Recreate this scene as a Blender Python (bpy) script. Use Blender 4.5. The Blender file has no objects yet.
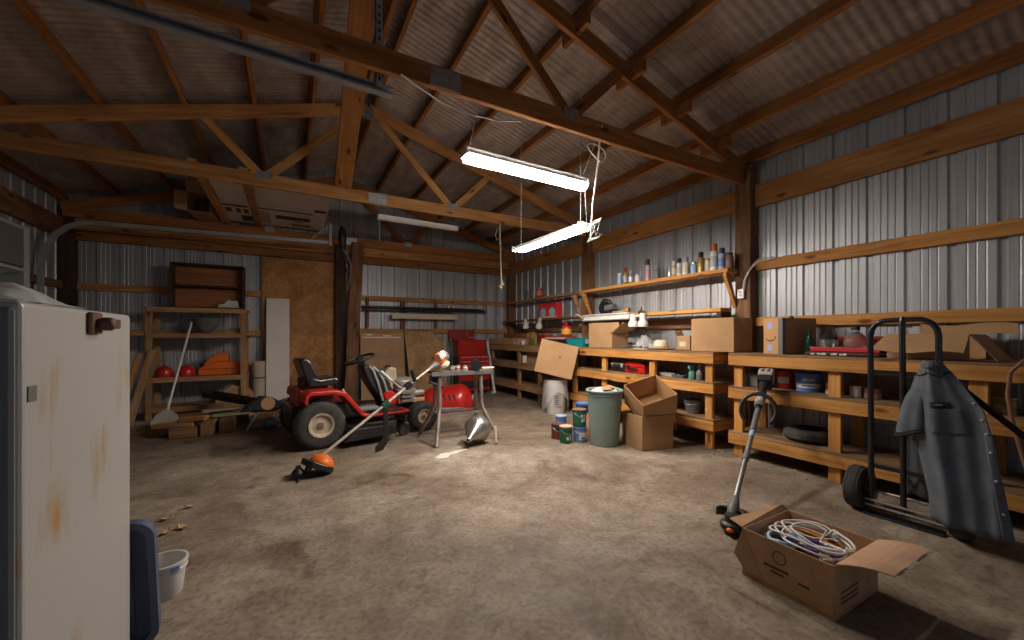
import bpy, bmesh, math, random
from mathutils import Vector as V, Matrix as MX, Euler
random.seed(7)
C = bpy.context.scene.collection
PI = math.pi
R = math.radians

# ------------------------------------------------------------------ mesh builder
class B:
    def __init__(s): s.v=[]; s.f=[]; s.m=[]
    def add(s, vs, fs, m=0):
        b=len(s.v); s.v+= [tuple(q) for q in vs]
        for f in fs: s.f.append(tuple(b+i for i in f)); s.m.append(m)
        return s
    def box(s,x0,y0,z0,x1,y1,z1,m=0):
        return s.add([(x0,y0,z0),(x1,y0,z0),(x1,y1,z0),(x0,y1,z0),(x0,y0,z1),(x1,y0,z1),(x1,y1,z1),(x0,y1,z1)],
          [(3,2,1,0),(4,5,6,7),(0,1,5,4),(1,2,6,5),(2,3,7,6),(3,0,4,7)],m)
    def cyl(s,p0,p1,r0,r1=None,n=16,m=0):
        r1=r0 if r1 is None else r1
        return s.sweep([V(p0),V(p1)],[r0,r1],n,m)
    def sweep(s,pts,rs,n=8,m=0,closed=False,flat=1.0):
        pts=[V(p) for p in pts]; N=len(pts)
        if not isinstance(rs,(list,tuple)): rs=[rs]*N
        t0=(pts[1]-pts[0]).normalized()
        a=V((0,0,1)) if abs(t0.z)<.9 else V((1,0,0))
        nrm=(a-t0*a.dot(t0)).normalized(); b0=len(s.v)
        for i in range(N):
            if closed: t=(pts[(i+1)%N]-pts[i-1]).normalized()
            elif i==0: t=t0
            elif i==N-1: t=(pts[i]-pts[i-1]).normalized()
            else: t=((pts[i+1]-pts[i]).normalized()+(pts[i]-pts[i-1]).normalized()).normalized()
            nrm=(nrm-t*nrm.dot(t)).normalized(); bi=t.cross(nrm)
            for k in range(n):
                w=2*PI*k/n
                s.v.append(tuple(pts[i]+(nrm*math.cos(w)*flat+bi*math.sin(w))*rs[i]))
        for i in range(N if closed else N-1):
            j=(i+1)%N
            for k in range(n):
                k2=(k+1)%n
                s.f.append((b0+i*n+k,b0+i*n+k2,b0+j*n+k2,b0+j*n+k)); s.m.append(m)
        if not closed:
            s.f.append(tuple(b0+k for k in range(n))[::-1]); s.m.append(m)
            s.f.append(tuple(b0+(N-1)*n+k for k in range(n))); s.m.append(m)
        return s
    def lathe(s,prof,n=24,m=0,c=(0,0,0),axis='z',ms=None,mat=None,caps=1):
        if prof[0]==prof[-1]: caps=0
        b0=len(s.v); c=V(c)
        for (r,z) in prof:
            for k in range(n):
                w=2*PI*k/n; p=V((r*math.cos(w),r*math.sin(w),z))
                if axis=='x': p=V((p.z,p.x,p.y))
                elif axis=='y': p=V((p.y,p.z,p.x))
                if mat is not None: p=mat@p
                s.v.append(tuple(p+c))
        for i in range(len(prof)-1):
            for k in range(n):
                k2=(k+1)%n
                s.f.append((b0+i*n+k,b0+i*n+k2,b0+(i+1)*n+k2,b0+(i+1)*n+k)); s.m.append(ms[i] if ms else m)
        if caps and prof[0][0]>1e-6: s.f.append(tuple(b0+k for k in range(n))[::-1]); s.m.append(ms[0] if ms else m)
        if caps and prof[-1][0]>1e-6:
            e=b0+(len(prof)-1)*n; s.f.append(tuple(e+k for k in range(n))); s.m.append(ms[-1] if ms else m)
        return s
    def prism(s,pts,a,b,ax='y',m=0):
        n=len(pts)
        def q(p,h): return {'y':(p[0],h,p[1]),'z':(p[0],p[1],h),'x':(h,p[0],p[1])}[ax]
        vs=[q(p,a) for p in pts]+[q(p,b) for p in pts]
        return s.add(vs,[tuple(range(n))[::-1],tuple(range(n,2*n))]+[(i,(i+1)%n,n+(i+1)%n,n+i) for i in range(n)],m)
    def panel(s,q,t,m=0):
        q=[V(p) for p in q]; nn=(q[1]-q[0]).cross(q[-1]-q[0]).normalized()*t
        n=len(q); vs=q+[p+nn for p in q]
        return s.add(vs,[tuple(range(n))[::-1],tuple(range(n,2*n))]+[(i,(i+1)%n,n+(i+1)%n,n+i) for i in range(n)],m)
    def ell(s,c,rx,ry,rz,n=16,k=10,m=0,lo=0.0,hi=1.0):
        prof=[(math.sin(PI*(lo+(hi-lo)*i/k)),-math.cos(PI*(lo+(hi-lo)*i/k))) for i in range(k+1)]
        t=B().lathe(prof,n,m)
        return s.add([(c[0]+x*rx,c[1]+y*ry,c[2]+z*rz) for x,y,z in t.v],t.f,m)
    def grid(s,fn,nu,nv,m=0,wrap=False):
        vs=[fn(i/nu,j/nv) for j in range(nv+1) for i in range(nu+1)]
        return s.add(vs,[(j*(nu+1)+i,j*(nu+1)+i+1,(j+1)*(nu+1)+i+1,(j+1)*(nu+1)+i) for j in range(nv) for i in range(nu)],m)
    def xf(s,M):
        s.v=[tuple(M@V(p)) for p in s.v]; return s
    def merge(s,o,M=None,m=None):
        vs=[tuple((M@V(p)) if M is not None else p) for p in o.v]; b=len(s.v); s.v+=vs
        for f,k in zip(o.f,o.m): s.f.append(tuple(b+i for i in f)); s.m.append(k if m is None else m)
        return s
def L(x,y,z): return MX.Translation((x,y,z))
def RX(a): return MX.Rotation(R(a),4,'X')
def RY(a): return MX.Rotation(R(a),4,'Y')
def RZ(a): return MX.Rotation(R(a),4,'Z')

# ------------------------------------------------------------------ objects
WM={}                                   # world matrices of things
def tag(o,label=None,cat=None,group=None,kind=None):
    if label: o['label']=label
    if cat: o['category']=cat
    if group: o['group']=group
    if kind: o['kind']=kind
    return o
def T(name,label,cat,loc=(0,0,0),rz=0,group=None,M=None):
    o=bpy.data.objects.new(name,None); C.objects.link(o); o.empty_display_size=.1
    M=M if M is not None else L(*loc)@RZ(rz)
    o.matrix_world=M; WM[o]=M.copy()
    return tag(o,label,cat,group)
def P(name,b,mats,parent=None,smooth=0,bevel=0,M=None,world=False,fix=True,solid=0,sub=0,seg=1):
    me=bpy.data.meshes.new(name)
    M=M if M is not None else MX.Identity(4)
    if world:
        iv=((WM[parent] if parent is not None else MX.Identity(4))@M).inverted(); vs=[iv@V(p) for p in b.v]
    else: vs=b.v
    me.from_pydata([tuple(p) for p in vs],[],b.f)
    mats=mats if isinstance(mats,(list,tuple)) else [mats]
    for k in mats: me.materials.append(k)
    if len(mats)>1: me.polygons.foreach_set('material_index',b.m)
    if fix:
        bm=bmesh.new(); bm.from_mesh(me); bmesh.ops.recalc_face_normals(bm,faces=bm.faces); bm.to_mesh(me); bm.free()
    o=bpy.data.objects.new(name,me); C.objects.link(o)
    if parent is not None: o.parent=parent; WM[o]=WM[parent]@M
    else: WM[o]=M.copy()
    o.matrix_basis=M
    if smooth:
        me.polygons.foreach_set('use_smooth',[True]*len(me.polygons))
        if smooth<180:
            me.set_sharp_from_angle(angle=R(smooth))
    if solid:
        d=o.modifiers.new('solid','SOLIDIFY'); d.thickness=solid; d.offset=0
    if sub:
        d=o.modifiers.new('sub','SUBSURF'); d.levels=sub; d.render_levels=sub
    if bevel:
        d=o.modifiers.new('bevel','BEVEL'); d.width=bevel; d.segments=seg; d.limit_method='ANGLE'
    return o
def S(name,label,cat,b,mats,loc=(0,0,0),rz=0,group=None,M=None,kind=None,**k):
    M=M if M is not None else L(*loc)@RZ(rz)
    o=P(name,b,mats,None,M=M,**k)
    return tag(o,label,cat,group,kind)
def ST(name,b,mats,**k): return tag(P(name,b,mats,**k),kind='structure')
def beam_m(p0,p1,up=(0,0,1)):
    p0=V(p0);p1=V(p1);x=(p1-p0); ln=x.length; x.normalize(); u=V(up)
    if abs(u.dot(x))>.98: u=V((0,1,0))
    z=(u-x*u.dot(x)).normalized(); y=z.cross(x)
    M=MX((x,y,z)).transposed().to_4x4(); M.translation=p0
    return M,ln
def beam(name,p0,p1,w,h,mat,parent=None,up=(0,0,1),bevel=.004,warp=0):
    """a board whose grain runs along its own x axis; p0-p1 is its centre line, w across, h along up"""
    M,ln=beam_m(p0,p1,up)
    if parent is not None: M=WM[parent].inverted()@M
    b=B()
    if warp:
        n=max(2,int(ln/.35)); ph=random.random()*9
        vs=[];fs=[]
        for i in range(n+1):
            x=ln*i/n; dz=warp*math.sin(ph+x*1.3); dy=warp*.6*math.sin(ph*2+x*1.9)
            vs+=[(x,-w/2+dy,-h/2+dz),(x,w/2+dy,-h/2+dz),(x,w/2+dy,h/2+dz),(x,-w/2+dy,h/2+dz)]
        for i in range(n):
            a=i*4
            for k in range(4): fs.append((a+k,a+(k+1)%4,a+4+(k+1)%4,a+4+k))
        fs+=[(3,2,1,0),(4*n,4*n+1,4*n+2,4*n+3)]
        b.add(vs,fs)
    else: b.box(0,-w/2,-h/2,ln,w/2,h/2)
    return P(name,b,mat,parent,bevel=bevel,M=M)
def solo_beam(name,label,cat,p0,p1,w,h,mat,group=None,up=(0,0,1),**k):
    return tag(beam(name,p0,p1,w,h,mat,None,up,**k),label,cat,group)
def dup(o,M=None,parent=None,label=None,group=None):
    c=o.copy(); C.objects.link(c)
    if parent is not None: c.parent=parent
    if M is not None: c.matrix_basis=M; WM[c]=M.copy()
    if label: c['label']=label
    if group: c['group']=group
    for ch in list(o.children): dup(ch,None,c)
    return c

# ------------------------------------------------------------------ materials
def mat(name,col=(.5,.5,.5),rough=.6,metal=0,spec=.5,emit=None,es=0,alpha=None,trans=0,coat=0):
    m=bpy.data.materials.new(name); m.use_nodes=True; n=m.node_tree.nodes; p=n['Principled BSDF']
    p.inputs['Base Color'].default_value=(*col,1); p.inputs['Roughness'].default_value=rough
    p.inputs['Metallic'].default_value=metal; p.inputs['Specular IOR Level'].default_value=spec
    if emit: p.inputs['Emission Color'].default_value=(*emit,1); p.inputs['Emission Strength'].default_value=es
    if alpha is not None: p.inputs['Alpha'].default_value=alpha
    if trans: p.inputs['Transmission Weight'].default_value=trans
    if coat: p.inputs['Coat Weight'].default_value=coat; p.inputs['Coat Roughness'].default_value=.15
    return m
def N(m,t,**k):
    n=m.node_tree.nodes.new(t)
    for a,b in k.items():
        if a.startswith('i_'): n.inputs[a[2:].replace('_',' ')].default_value=b
        else: setattr(n,a,b)
    return n
def K(m,a,b): m.node_tree.links.new(a,b)
def coords(m,scale=(1,1,1),kind='Object'):
    tc=N(m,'ShaderNodeTexCoord'); mp=N(m,'ShaderNodeMapping'); mp.inputs['Scale'].default_value=scale
    K(m,tc.outputs[kind],mp.inputs['Vector']); return mp
def ramp(m,src,stops,interp='LINEAR'):
    r=N(m,'ShaderNodeValToRGB'); e=r.color_ramp; e.interpolation=interp
    while len(e.elements)<len(stops): e.elements.new(.5)
    for el,(p,c) in zip(e.elements,stops): el.position=p; el.color=(*c,1) if len(c)==3 else c
    K(m,src,r.inputs['Fac']); return r
def mixc(m,fac,a,b,mode='MIX'):
    x=N(m,'ShaderNodeMix',data_type='RGBA',blend_type=mode)
    for s,i in ((fac,0),(a,6),(b,7)):
        if isinstance(s,(float,int)): x.inputs[i].default_value=s
        elif isinstance(s,tuple): x.inputs[i].default_value=(*s,1)
        else: K(m,s,x.inputs[i])
    return x.outputs[2]
def bump(m,src,strength=.3,dist=.01):
    b=N(m,'ShaderNodeBump'); b.inputs['Strength'].default_value=strength; b.inputs['Distance'].default_value=dist
    K(m,src,b.inputs['Height']); K(m,b.outputs[0],m.node_tree.nodes['Principled BSDF'].inputs['Normal'])
def bsdf(m): return m.node_tree.nodes['Principled BSDF']
def wood(name,c0,c1,c2,knots=True,rough=.7,var=.35,dirt=.25):
    m=mat(name,c1,rough,spec=.3)
    tc=N(m,'ShaderNodeTexCoord'); oi=N(m,'ShaderNodeObjectInfo')
    ofs=N(m,'ShaderNodeVectorMath',operation='MULTIPLY_ADD'); sc=N(m,'ShaderNodeCombineXYZ')
    for i in range(3): K(m,oi.outputs['Random'],sc.inputs[i])
    K(m,sc.outputs[0],ofs.inputs[0]); ofs.inputs[1].default_value=(37,53,71); K(m,tc.outputs['Object'],ofs.inputs[2])
    mp=N(m,'ShaderNodeMapping'); mp.inputs['Scale'].default_value=(1.6,26,26); K(m,ofs.outputs[0],mp.inputs['Vector'])
    n1=N(m,'ShaderNodeTexNoise',i_Scale=1.0,i_Detail=5.0,i_Roughness=.6,i_Distortion=.6); K(m,mp.outputs[0],n1.inputs['Vector'])
    r=ramp(m,n1.outputs['Fac'],[(.3,c0),(.5,c1),(.72,c2)])
    mp2=N(m,'ShaderNodeMapping'); mp2.inputs['Scale'].default_value=(1.2,3,3); K(m,ofs.outputs[0],mp2.inputs['Vector'])
    n2=N(m,'ShaderNodeTexNoise',i_Scale=1.5,i_Detail=3.0); K(m,mp2.outputs[0],n2.inputs['Vector'])
    d=ramp(m,n2.outputs['Fac'],[(.35,(1-dirt,)*3),(.65,(1,1,1))])
    c=mixc(m,1.0,r.outputs[0],d.outputs[0],'MULTIPLY')
    if knots:
        mp3=N(m,'ShaderNodeMapping'); mp3.inputs['Scale'].default_value=(2.2,6,6); K(m,ofs.outputs[0],mp3.inputs['Vector'])
        vo=N(m,'ShaderNodeTexVoronoi',i_Scale=1.0); K(m,mp3.outputs[0],vo.inputs['Vector'])
        kr=ramp(m,vo.outputs['Distance'],[(.08,(.32,.2,.12)),(.16,(1,1,1))])
        c=mixc(m,1.0,c,kr.outputs[0],'MULTIPLY')
    h=N(m,'ShaderNodeHueSaturation'); K(m,c,h.inputs['Color'])
    mr=N(m,'ShaderNodeMapRange'); mr.inputs['To Min'].default_value=1-var/2; mr.inputs['To Max'].default_value=1+var/2
    K(m,oi.outputs['Random'],mr.inputs['Value']); K(m,mr.outputs[0],h.inputs['Value'])
    K(m,h.outputs[0],bsdf(m).inputs['Base Color']); bump(m,n1.outputs['Fac'],.25,.004)
    return m
def mottled(name,c0,c1,scale=4,rough=.6,metal=0,stretch=(1,1,1),lo=.35,hi=.65,spec=.5,bmp=0,detail=4,coat=0):
    m=mat(name,c0,rough,metal,spec,coat=coat); mp=coords(m,stretch)
    n=N(m,'ShaderNodeTexNoise',i_Scale=float(scale),i_Detail=float(detail),i_Roughness=.6); K(m,mp.outputs[0],n.inputs['Vector'])
    r=ramp(m,n.outputs['Fac'],[(lo,c0),(hi,c1)]); K(m,r.outputs[0],bsdf(m).inputs['Base Color'])
    if bmp: bump(m,n.outputs['Fac'],bmp,.01)
    return m
pine=wood('pine',(.34,.14,.042),(.50,.235,.075),(.62,.335,.125))
truss_wood=wood('truss_wood',(.22,.08,.02),(.34,.135,.036),(.43,.19,.06))
old_wood=wood('old_wood',(.13,.06,.027),(.22,.108,.05),(.31,.165,.082),dirt=.4)
dark_wood=wood('dark_wood',(.045,.022,.012),(.075,.038,.02),(.11,.06,.033),dirt=.4)
bench_wood=wood('bench_wood',(.43,.175,.04),(.63,.29,.075),(.74,.39,.125),dirt=.25)
plank_wood=wood('plank_wood',(.20,.11,.055),(.32,.19,.10),(.42,.27,.15),dirt=.45)
shelf_wood=wood('shelf_wood',(.30,.16,.07),(.44,.25,.115),(.54,.34,.17),dirt=.35)
grey_wood=wood('grey_wood',(.20,.15,.11),(.31,.24,.18),(.42,.34,.26),dirt=.35)
brown_board=wood('brown_board',(.22,.08,.03),(.30,.115,.045),(.37,.15,.065),knots=False,dirt=.2)
def plywood(name,c0,c1,c2):
    m=mat(name,c1,.75,spec=.25); mp=coords(m,(1,1,1))
    v=N(m,'ShaderNodeTexNoise',i_Scale=18.0,i_Detail=4.0,i_Roughness=.7); K(m,mp.outputs[0],v.inputs['Vector'])
    w=N(m,'ShaderNodeTexNoise',i_Scale=2.2,i_Detail=4.0,i_Distortion=.8); K(m,mp.outputs[0],w.inputs['Vector'])
    a=ramp(m,v.outputs['Fac'],[(.35,c0),(.5,c1),(.68,c2)]); d=ramp(m,w.outputs['Fac'],[(.35,(.62,.58,.55)),(.65,(1.05,1.05,1.05))])
    K(m,mixc(m,1.0,a.outputs[0],d.outputs[0],'MULTIPLY'),bsdf(m).inputs['Base Color']); return m
osb=plywood('plywood_brown',(.40,.18,.062),(.50,.25,.095),(.58,.32,.135))
osb2=plywood('plywood_pale',(.42,.24,.11),(.55,.34,.165),(.64,.43,.235))
# painted steel siding
siding=mat('steel_siding',(.42,.42,.43),.42,.3); mp=coords(siding,(7,7,.5))
n_=N(siding,'ShaderNodeTexNoise',i_Scale=1.0,i_Detail=5.0,i_Roughness=.7); K(siding,mp.outputs[0],n_.inputs['Vector'])
r_=ramp(siding,n_.outputs['Fac'],[(.3,(.31,.315,.33)),(.62,(.44,.45,.475))]); K(siding,r_.outputs[0],bsdf(siding).inputs['Base Color'])
roofing=mat('roof_steel',(.36,.31,.28),.5,.2); mp=coords(roofing,(3,1.2,3))
n_=N(roofing,'ShaderNodeTexNoise',i_Scale=2.0,i_Detail=6.0,i_Roughness=.7); K(roofing,mp.outputs[0],n_.inputs['Vector'])
r_=ramp(roofing,n_.outputs['Fac'],[(.3,(.25,.195,.162)),(.6,(.44,.362,.315)),(.75,(.58,.495,.445))]); K(roofing,r_.outputs[0],bsdf(roofing).inputs['Base Color'])
# concrete
conc=mat('concrete',(.4,.34,.28),.55,spec=.35); mp=coords(conc)
a=N(conc,'ShaderNodeTexNoise',i_Scale=.9,i_Detail=8.0,i_Roughness=.68,i_Distortion=.5); K(conc,mp.outputs[0],a.inputs['Vector'])
b_=N(conc,'ShaderNodeTexNoise',i_Scale=5.5,i_Detail=8.0,i_Roughness=.75); K(conc,mp.outputs[0],b_.inputs['Vector'])
c_=N(conc,'ShaderNodeTexNoise',i_Scale=2.3,i_Detail=6.0,i_Roughness=.6,i_Distortion=1.6); K(conc,mp.outputs[0],c_.inputs['Vector'])
ra=ramp(conc,a.outputs['Fac'],[(.3,(.155,.115,.083)),(.5,(.285,.227,.175)),(.7,(.445,.375,.305))])
rb=ramp(conc,b_.outputs['Fac'],[(.3,(.6,.56,.52)),(.55,(1,1,1)),(.75,(1.12,1.1,1.08))])
rc=ramp(conc,c_.outputs['Fac'],[(.28,(.48,.43,.39)),(.42,(1,1,1)),(.62,(1,1,1)),(.74,(1.35,1.35,1.36))])
cc=mixc(conc,1.0,ra.outputs[0],rb.outputs[0],'MULTIPLY')
e_=N(conc,'ShaderNodeTexNoise',i_Scale=1.25,i_Detail=9.0,i_Roughness=.72,i_Distortion=.9); mpe=coords(conc); mpe.inputs['Location'].default_value=(3.3,1.7,.4); K(conc,mpe.outputs[0],e_.inputs['Vector'])
re_=ramp(conc,e_.outputs['Fac'],[(.30,(.50,.42,.36)),(.43,(.95,.93,.91)),(.56,(1.0,1.0,1.0)),(.66,(1.32,1.33,1.35))]); cc=mixc(conc,1.0,cc,re_.outputs[0],'MULTIPLY')
g_=N(conc,'ShaderNodeTexNoise',i_Scale=38.0,i_Detail=3.0); K(conc,mp.outputs[0],g_.inputs['Vector'])
rg=ramp(conc,g_.outputs['Fac'],[(.32,(.72,.70,.68)),(.5,(1,1,1)),(.7,(1.12,1.12,1.12))]); cc=mixc(conc,1.0,cc,rg.outputs[0],'MULTIPLY')
cc=mixc(conc,1.0,cc,rc.outputs[0],'MULTIPLY')
K(conc,cc,bsdf(conc).inputs['Base Color'])
rr=ramp(conc,c_.outputs['Fac'],[(.3,(.55,)*3),(.6,(.75,)*3)]); K(conc,rr.outputs[0],bsdf(conc).inputs['Roughness'])
bump(conc,b_.outputs['Fac'],.25,.01)
# cabinet paint with rust runs
rusty=mat('rusty_white_paint',(.72,.70,.66),.4); mp=coords(rusty,(9,9,1.1))
a=N(rusty,'ShaderNodeTexNoise',i_Scale=1.0,i_Detail=5.0,i_Roughness=.65); K(rusty,mp.outputs[0],a.inputs['Vector'])
mp2=coords(rusty,(3,3,3)); b_=N(rusty,'ShaderNodeTexNoise',i_Scale=1.0,i_Detail=3.0); K(rusty,mp2.outputs[0],b_.inputs['Vector'])
q=N(rusty,'ShaderNodeMath',operation='MULTIPLY'); K(rusty,a.outputs['Fac'],q.inputs[0]); K(rusty,b_.outputs['Fac'],q.inputs[1])
r_=ramp(rusty,q.outputs[0],[(.285,(.45,.44,.425)),(.335,(.42,.37,.30)),(.39,(.46,.25,.10)),(.46,(.2,.09,.04))]); K(rusty,r_.outputs[0],bsdf(rusty).inputs['Base Color'])
card=mottled('cardboard',(.40,.235,.115),(.47,.285,.15),3,.85,spec=.2)
card_dark=mottled('cardboard_inside',(.33,.185,.085),(.41,.24,.12),3,.85,spec=.2)
card_red=mottled('cardboard_reddish',(.55,.32,.20),(.64,.40,.26),4,.85,spec=.2)
card_old=mottled('cardboard_worn',(.38,.215,.11),(.48,.29,.16),7,.85,spec=.2)
red=mottled('red_paint',(.55,.02,.012),(.42,.015,.01),6,.35,coat=.3)
red_tool=mottled('red_enamel',(.42,.016,.012),(.33,.014,.012),5,.42,coat=.2)
dull_red=mat('dull_red',(.32,.03,.02),.5)
black=mat('black_plastic',(.016,.016,.017),.45); blackm=mat('black_metal',(.02,.021,.024),.35,.3,coat=.3)
rubber=mottled('tyre_rubber',(.028,.026,.025),(.06,.054,.048),14,.85)
vinyl=mat('black_vinyl',(.018,.018,.02),.28,coat=.4)
steel=mottled('bare_steel',(.55,.55,.55),(.38,.37,.36),9,.3,.9)
galv=mottled('galvanised_steel',(.50,.52,.53),(.36,.38,.39),14,.38,.85)
track_steel=mottled('track_steel',(.40,.42,.44),(.31,.33,.35),10,.45,.3)
dull_steel=mottled('dull_steel',(.30,.265,.235),(.19,.16,.135),9,.5,.45)
plate_steel=mottled('plate_steel',(.42,.44,.46),(.30,.31,.32),20,.4,.8)
rimtan=mottled('rim_paint',(.56,.46,.35),(.38,.30,.22),8,.5)
white=mat('white_paint',(.78,.77,.74),.4); white_p=mottled('white_plastic',(.74,.73,.70),(.62,.60,.56),5,.4)
cream=mat('cream',(.62,.55,.42),.6); beige=mottled('beige',(.44,.36,.25),(.35,.28,.19),7,.6)
grey=mat('grey_plastic',(.15,.15,.155),.5); lgrey=mat('light_grey',(.42,.42,.42),.5); mgrey=mat('mid_grey',(.26,.255,.25),.5)
gpanel=mat('panel_grey',(.17,.18,.20),.45)
orange=mat('orange_plastic',(.75,.16,.015),.42); orange2=mottled('orange_enamel',(.80,.16,.014),(.66,.12,.012),5,.5)
blue=mat('blue_label',(.10,.20,.52),.45); dblue=mottled('navy_plastic',(.035,.05,.115),(.05,.065,.14),5,.4); lblue=mat('pale_blue',(.35,.5,.68),.5)
green=mat('green_label',(.012,.14,.075),.45); dgreen=mat('dark_green',(.012,.07,.035),.45); teal=mat('teal_plastic',(.01,.26,.28),.4)
trash_m=mottled('grey_green_plastic',(.255,.335,.305),(.19,.265,.24),2.5,.5,stretch=(1,1,.4))
tan=mat('tan_lid',(.55,.40,.27),.6); rope_m=mottled('rope',(.52,.44,.32),(.38,.31,.21),30,.9)
purple=mat('purple_sleeve',(.10,.04,.34),.5); brass=mat('dull_brass',(.45,.31,.10),.4,.6)
cable_w=mat('white_cable',(.72,.70,.66),.45); brown_cord=mat('brown_cord',(.30,.13,.06),.55)
shirt_m=mottled('grey_denim',(.105,.118,.14),(.145,.16,.185),7,.9,spec=.2,bmp=.15); shirt_d=mat('charcoal_cloth',(.022,.024,.03),.9)
foam_grey=mottled('broom_grey',(.36,.33,.30),(.28,.26,.23),6,.8); foam=mottled('foam_board',(.78,.74,.69),(.70,.66,.61),3,.8); tubec=mottled('grey_tube',(.50,.42,.35),(.42,.35,.29),4,.8)
film=mat('plastic_film',(.85,.85,.85),.25,alpha=.32); glass=mat('clear_glass',(.85,.9,.88),.05,trans=.9); glass2=mat('green_glass',(.02,.16,.07),.1,trans=.5)
ink=mat('print_ink',(.05,.04,.035),.8); powder=mat('white_powder',(.75,.70,.64),.95)
tube_on=mat('lit_tube',(.9,.9,.9),.4,emit=(1.0,.905,.80),es=225.0)
# ================================================================== SETTING
X0,X1,Y0,Y1=-2.84,4.53,-3.2,8.10          # room
RX_=.87; ZR=4.15; SL=.29                   # ridge line, top-chord height at the ridge, pitch
def roofz(x): return ZR-SL*abs(x-RX_)
def rib(u):                                # depth of the siding profile
    t=(u%.254)/.254
    if t<.05: return t/.05
    if t<.17: return 1
    if t<.22: return (.22-t)/.05
    for c in (.42,.61,.80):
        if abs(t-c)<.03: return .16*(1-abs(t-c)/.03)
    return 0
KEY=[0,.05,.17,.22,.39,.42,.45,.58,.61,.64,.77,.80,.83]
def us(a,b):
    out=[]; k=math.floor(a/.254)
    while k*.254<b:
        for t in KEY:
            u=(k+t)*.254
            if a<u<b: out.append(u)
        k+=1
    return [a]+out+[b]
def siding_wall(name,fn,a,b,z0,ztop,out):
    bb=B(); U=us(a,b); vs=[]; fs=[]
    for u in U:
        d=rib(u)*.02
        vs+=[fn(u,d,z0),fn(u,d,ztop(u))]
    for i in range(len(U)-1): fs.append((2*i,2*i+2,2*i+3,2*i+1))
    bb.add(vs,fs); return ST(name,bb,siding,fix=False)
fl=B().box(X0-.2,Y0-.2,-.12,X1+.2,Y1+.2,0)
ST('floor',fl,conc)
siding_wall('wall_right',lambda u,d,z:(X1+d,u,z),Y0,Y1,0,lambda u:3.26,1)
siding_wall('wall_back',lambda u,d,z:(u,Y1+d,z),X0,X1,0,lambda u:roofz(u)+.157,1)
DY0,DY1,DZ=2.72,7.17,2.53                  # overhead door opening in the left wall
siding_wall('wall_left',lambda u,d,z:(X0-d,u,z),DY1,Y1,0,lambda u:3.26,1)
siding_wall('wall_left',lambda u,d,z:(X0-d,u,z),Y0,DY0,0,lambda u:3.26,1)
siding_wall('wall_left',lambda u,d,z:(X0-d,u,z),DY0,DY1,DZ,lambda u:3.26,1)
siding_wall('wall_front',lambda u,d,z:(u,Y0-d,z),X0,-.9,0,lambda u:roofz(u)+.157,1)
siding_wall('wall_front',lambda u,d,z:(u,Y0-d,z),2.6,X1,0,lambda u:roofz(u)+.157,1)
siding_wall('wall_front',lambda u,d,z:(u,Y0-d,z),-.9,2.6,2.5,lambda u:roofz(u)+.157,1)  # unseen doorway gap below, added so dim sky light fills the room
# corrugated roof, two slopes, corrugations running down the slope
bb=B(); vs=[];fs=[]; pitch=.0762; n=int((Y1+.1-Y0)/pitch*8); 
for i in range(n+1):
    y=Y0-.05+i*pitch/8; d=.009*math.cos(2*PI*i/8)
    for x in (X0-.1,RX_,X1+.1): vs.append((x,y,roofz(x)+.152+d))
for i in range(n):
    a=i*3
    fs+=[(a,a+1,a+4,a+3),(a+1,a+2,a+5,a+4)]
bb.add(vs,fs); ST('ceiling',bb,roofing,fix=False,smooth=40)
# overhead sectional door (structure) with its rails
d1=ST('door_1',B().box(X0-.05,DY0,0,X0,DY1,DZ),gpanel)
for i in range(5):
    z=i*DZ/5
    P('door_panel',B().box(X0,DY0+.02,z+.01,X0+.025,DY1-.02,z+DZ/5-.01),mgrey,d1,bevel=.006)
    P('door_rail',B().box(X0+.02,DY0+.02,z+DZ/5-.05,X0+.045,DY1-.02,z+DZ/5-.015),white_p,d1)
for y in (DY0+.04,DY1-.05): P('door_stile',B().box(X0+.02,y-.03,.02,X0+.05,y+.03,DZ),white_p,d1)

# ---- posts
def post(label,x0,x1,y0,y1,h,m=old_wood,group='timber wall posts'):
    cx,cy=(x0+x1)/2,(y0+y1)/2
    o=beam('wall_post',(cx,cy,0),(cx,cy,h),x1-x0,y1-y0,m,None,up=(0,1,0),bevel=.006); return tag(o,label,'post',group)
post('dark timber post on the right wall beside the outlet box and the aerosol shelf',4.39,4.52,2.53,2.70,3.05)
post('dark timber post on the right wall behind the far end of the aerosol shelf',4.39,4.52,5.22,5.40,3.05)
post('dark corner post where the back wall meets the right wall',4.36,4.52,7.93,8.09,3.05)
post('dark corner post between the overhead door track and the back wall',-2.83,-2.68,7.93,8.09,3.05,dark_wood)
post('dark upright post hidden behind the wide leaning plank on the back wall',.72,.90,7.92,8.09,3.0,dark_wood)
post('dark post on the right wall nearest the camera',4.39,4.52,-.2,-.03,3.05)
# ---- girts and headers
def girt(label,p0,p1,w,h,m=pine,group='wall girts',name='wall_girt'):
    return solo_beam(name,label,'board',p0,p1,w,h,m,group,warp=.003)
for ya,yb,t in ((-3.1,2.53,'beside the hand truck'),(2.70,5.22,'over the aerosol shelf'),(5.40,7.93,'over the far end shelf')):
    girt('wide header board along the top of the right wall '+t,(4.495,ya,2.745),(4.495,yb,2.745),.045,.25,pine,'right wall header boards','header_board')
girt('upper girt board on the right wall, from the dark post toward the hand truck',(4.5,-3.1,1.975),(4.5,2.53,1.975),.04,.11,bench_wood)
girt('lower girt board just above the right workbench and the smile carton',(4.5,-3.1,1.355),(4.5,2.53,1.355),.04,.10,bench_wood)
girt('girt board behind the big closed carton, under the short shelf',(4.5,2.70,1.36),(4.5,5.22,1.36),.04,.12,old_wood)
girt('girt board behind the red gas can in the far right corner',(4.5,5.40,1.33),(4.5,7.93,1.33),.04,.10,old_wood)
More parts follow.
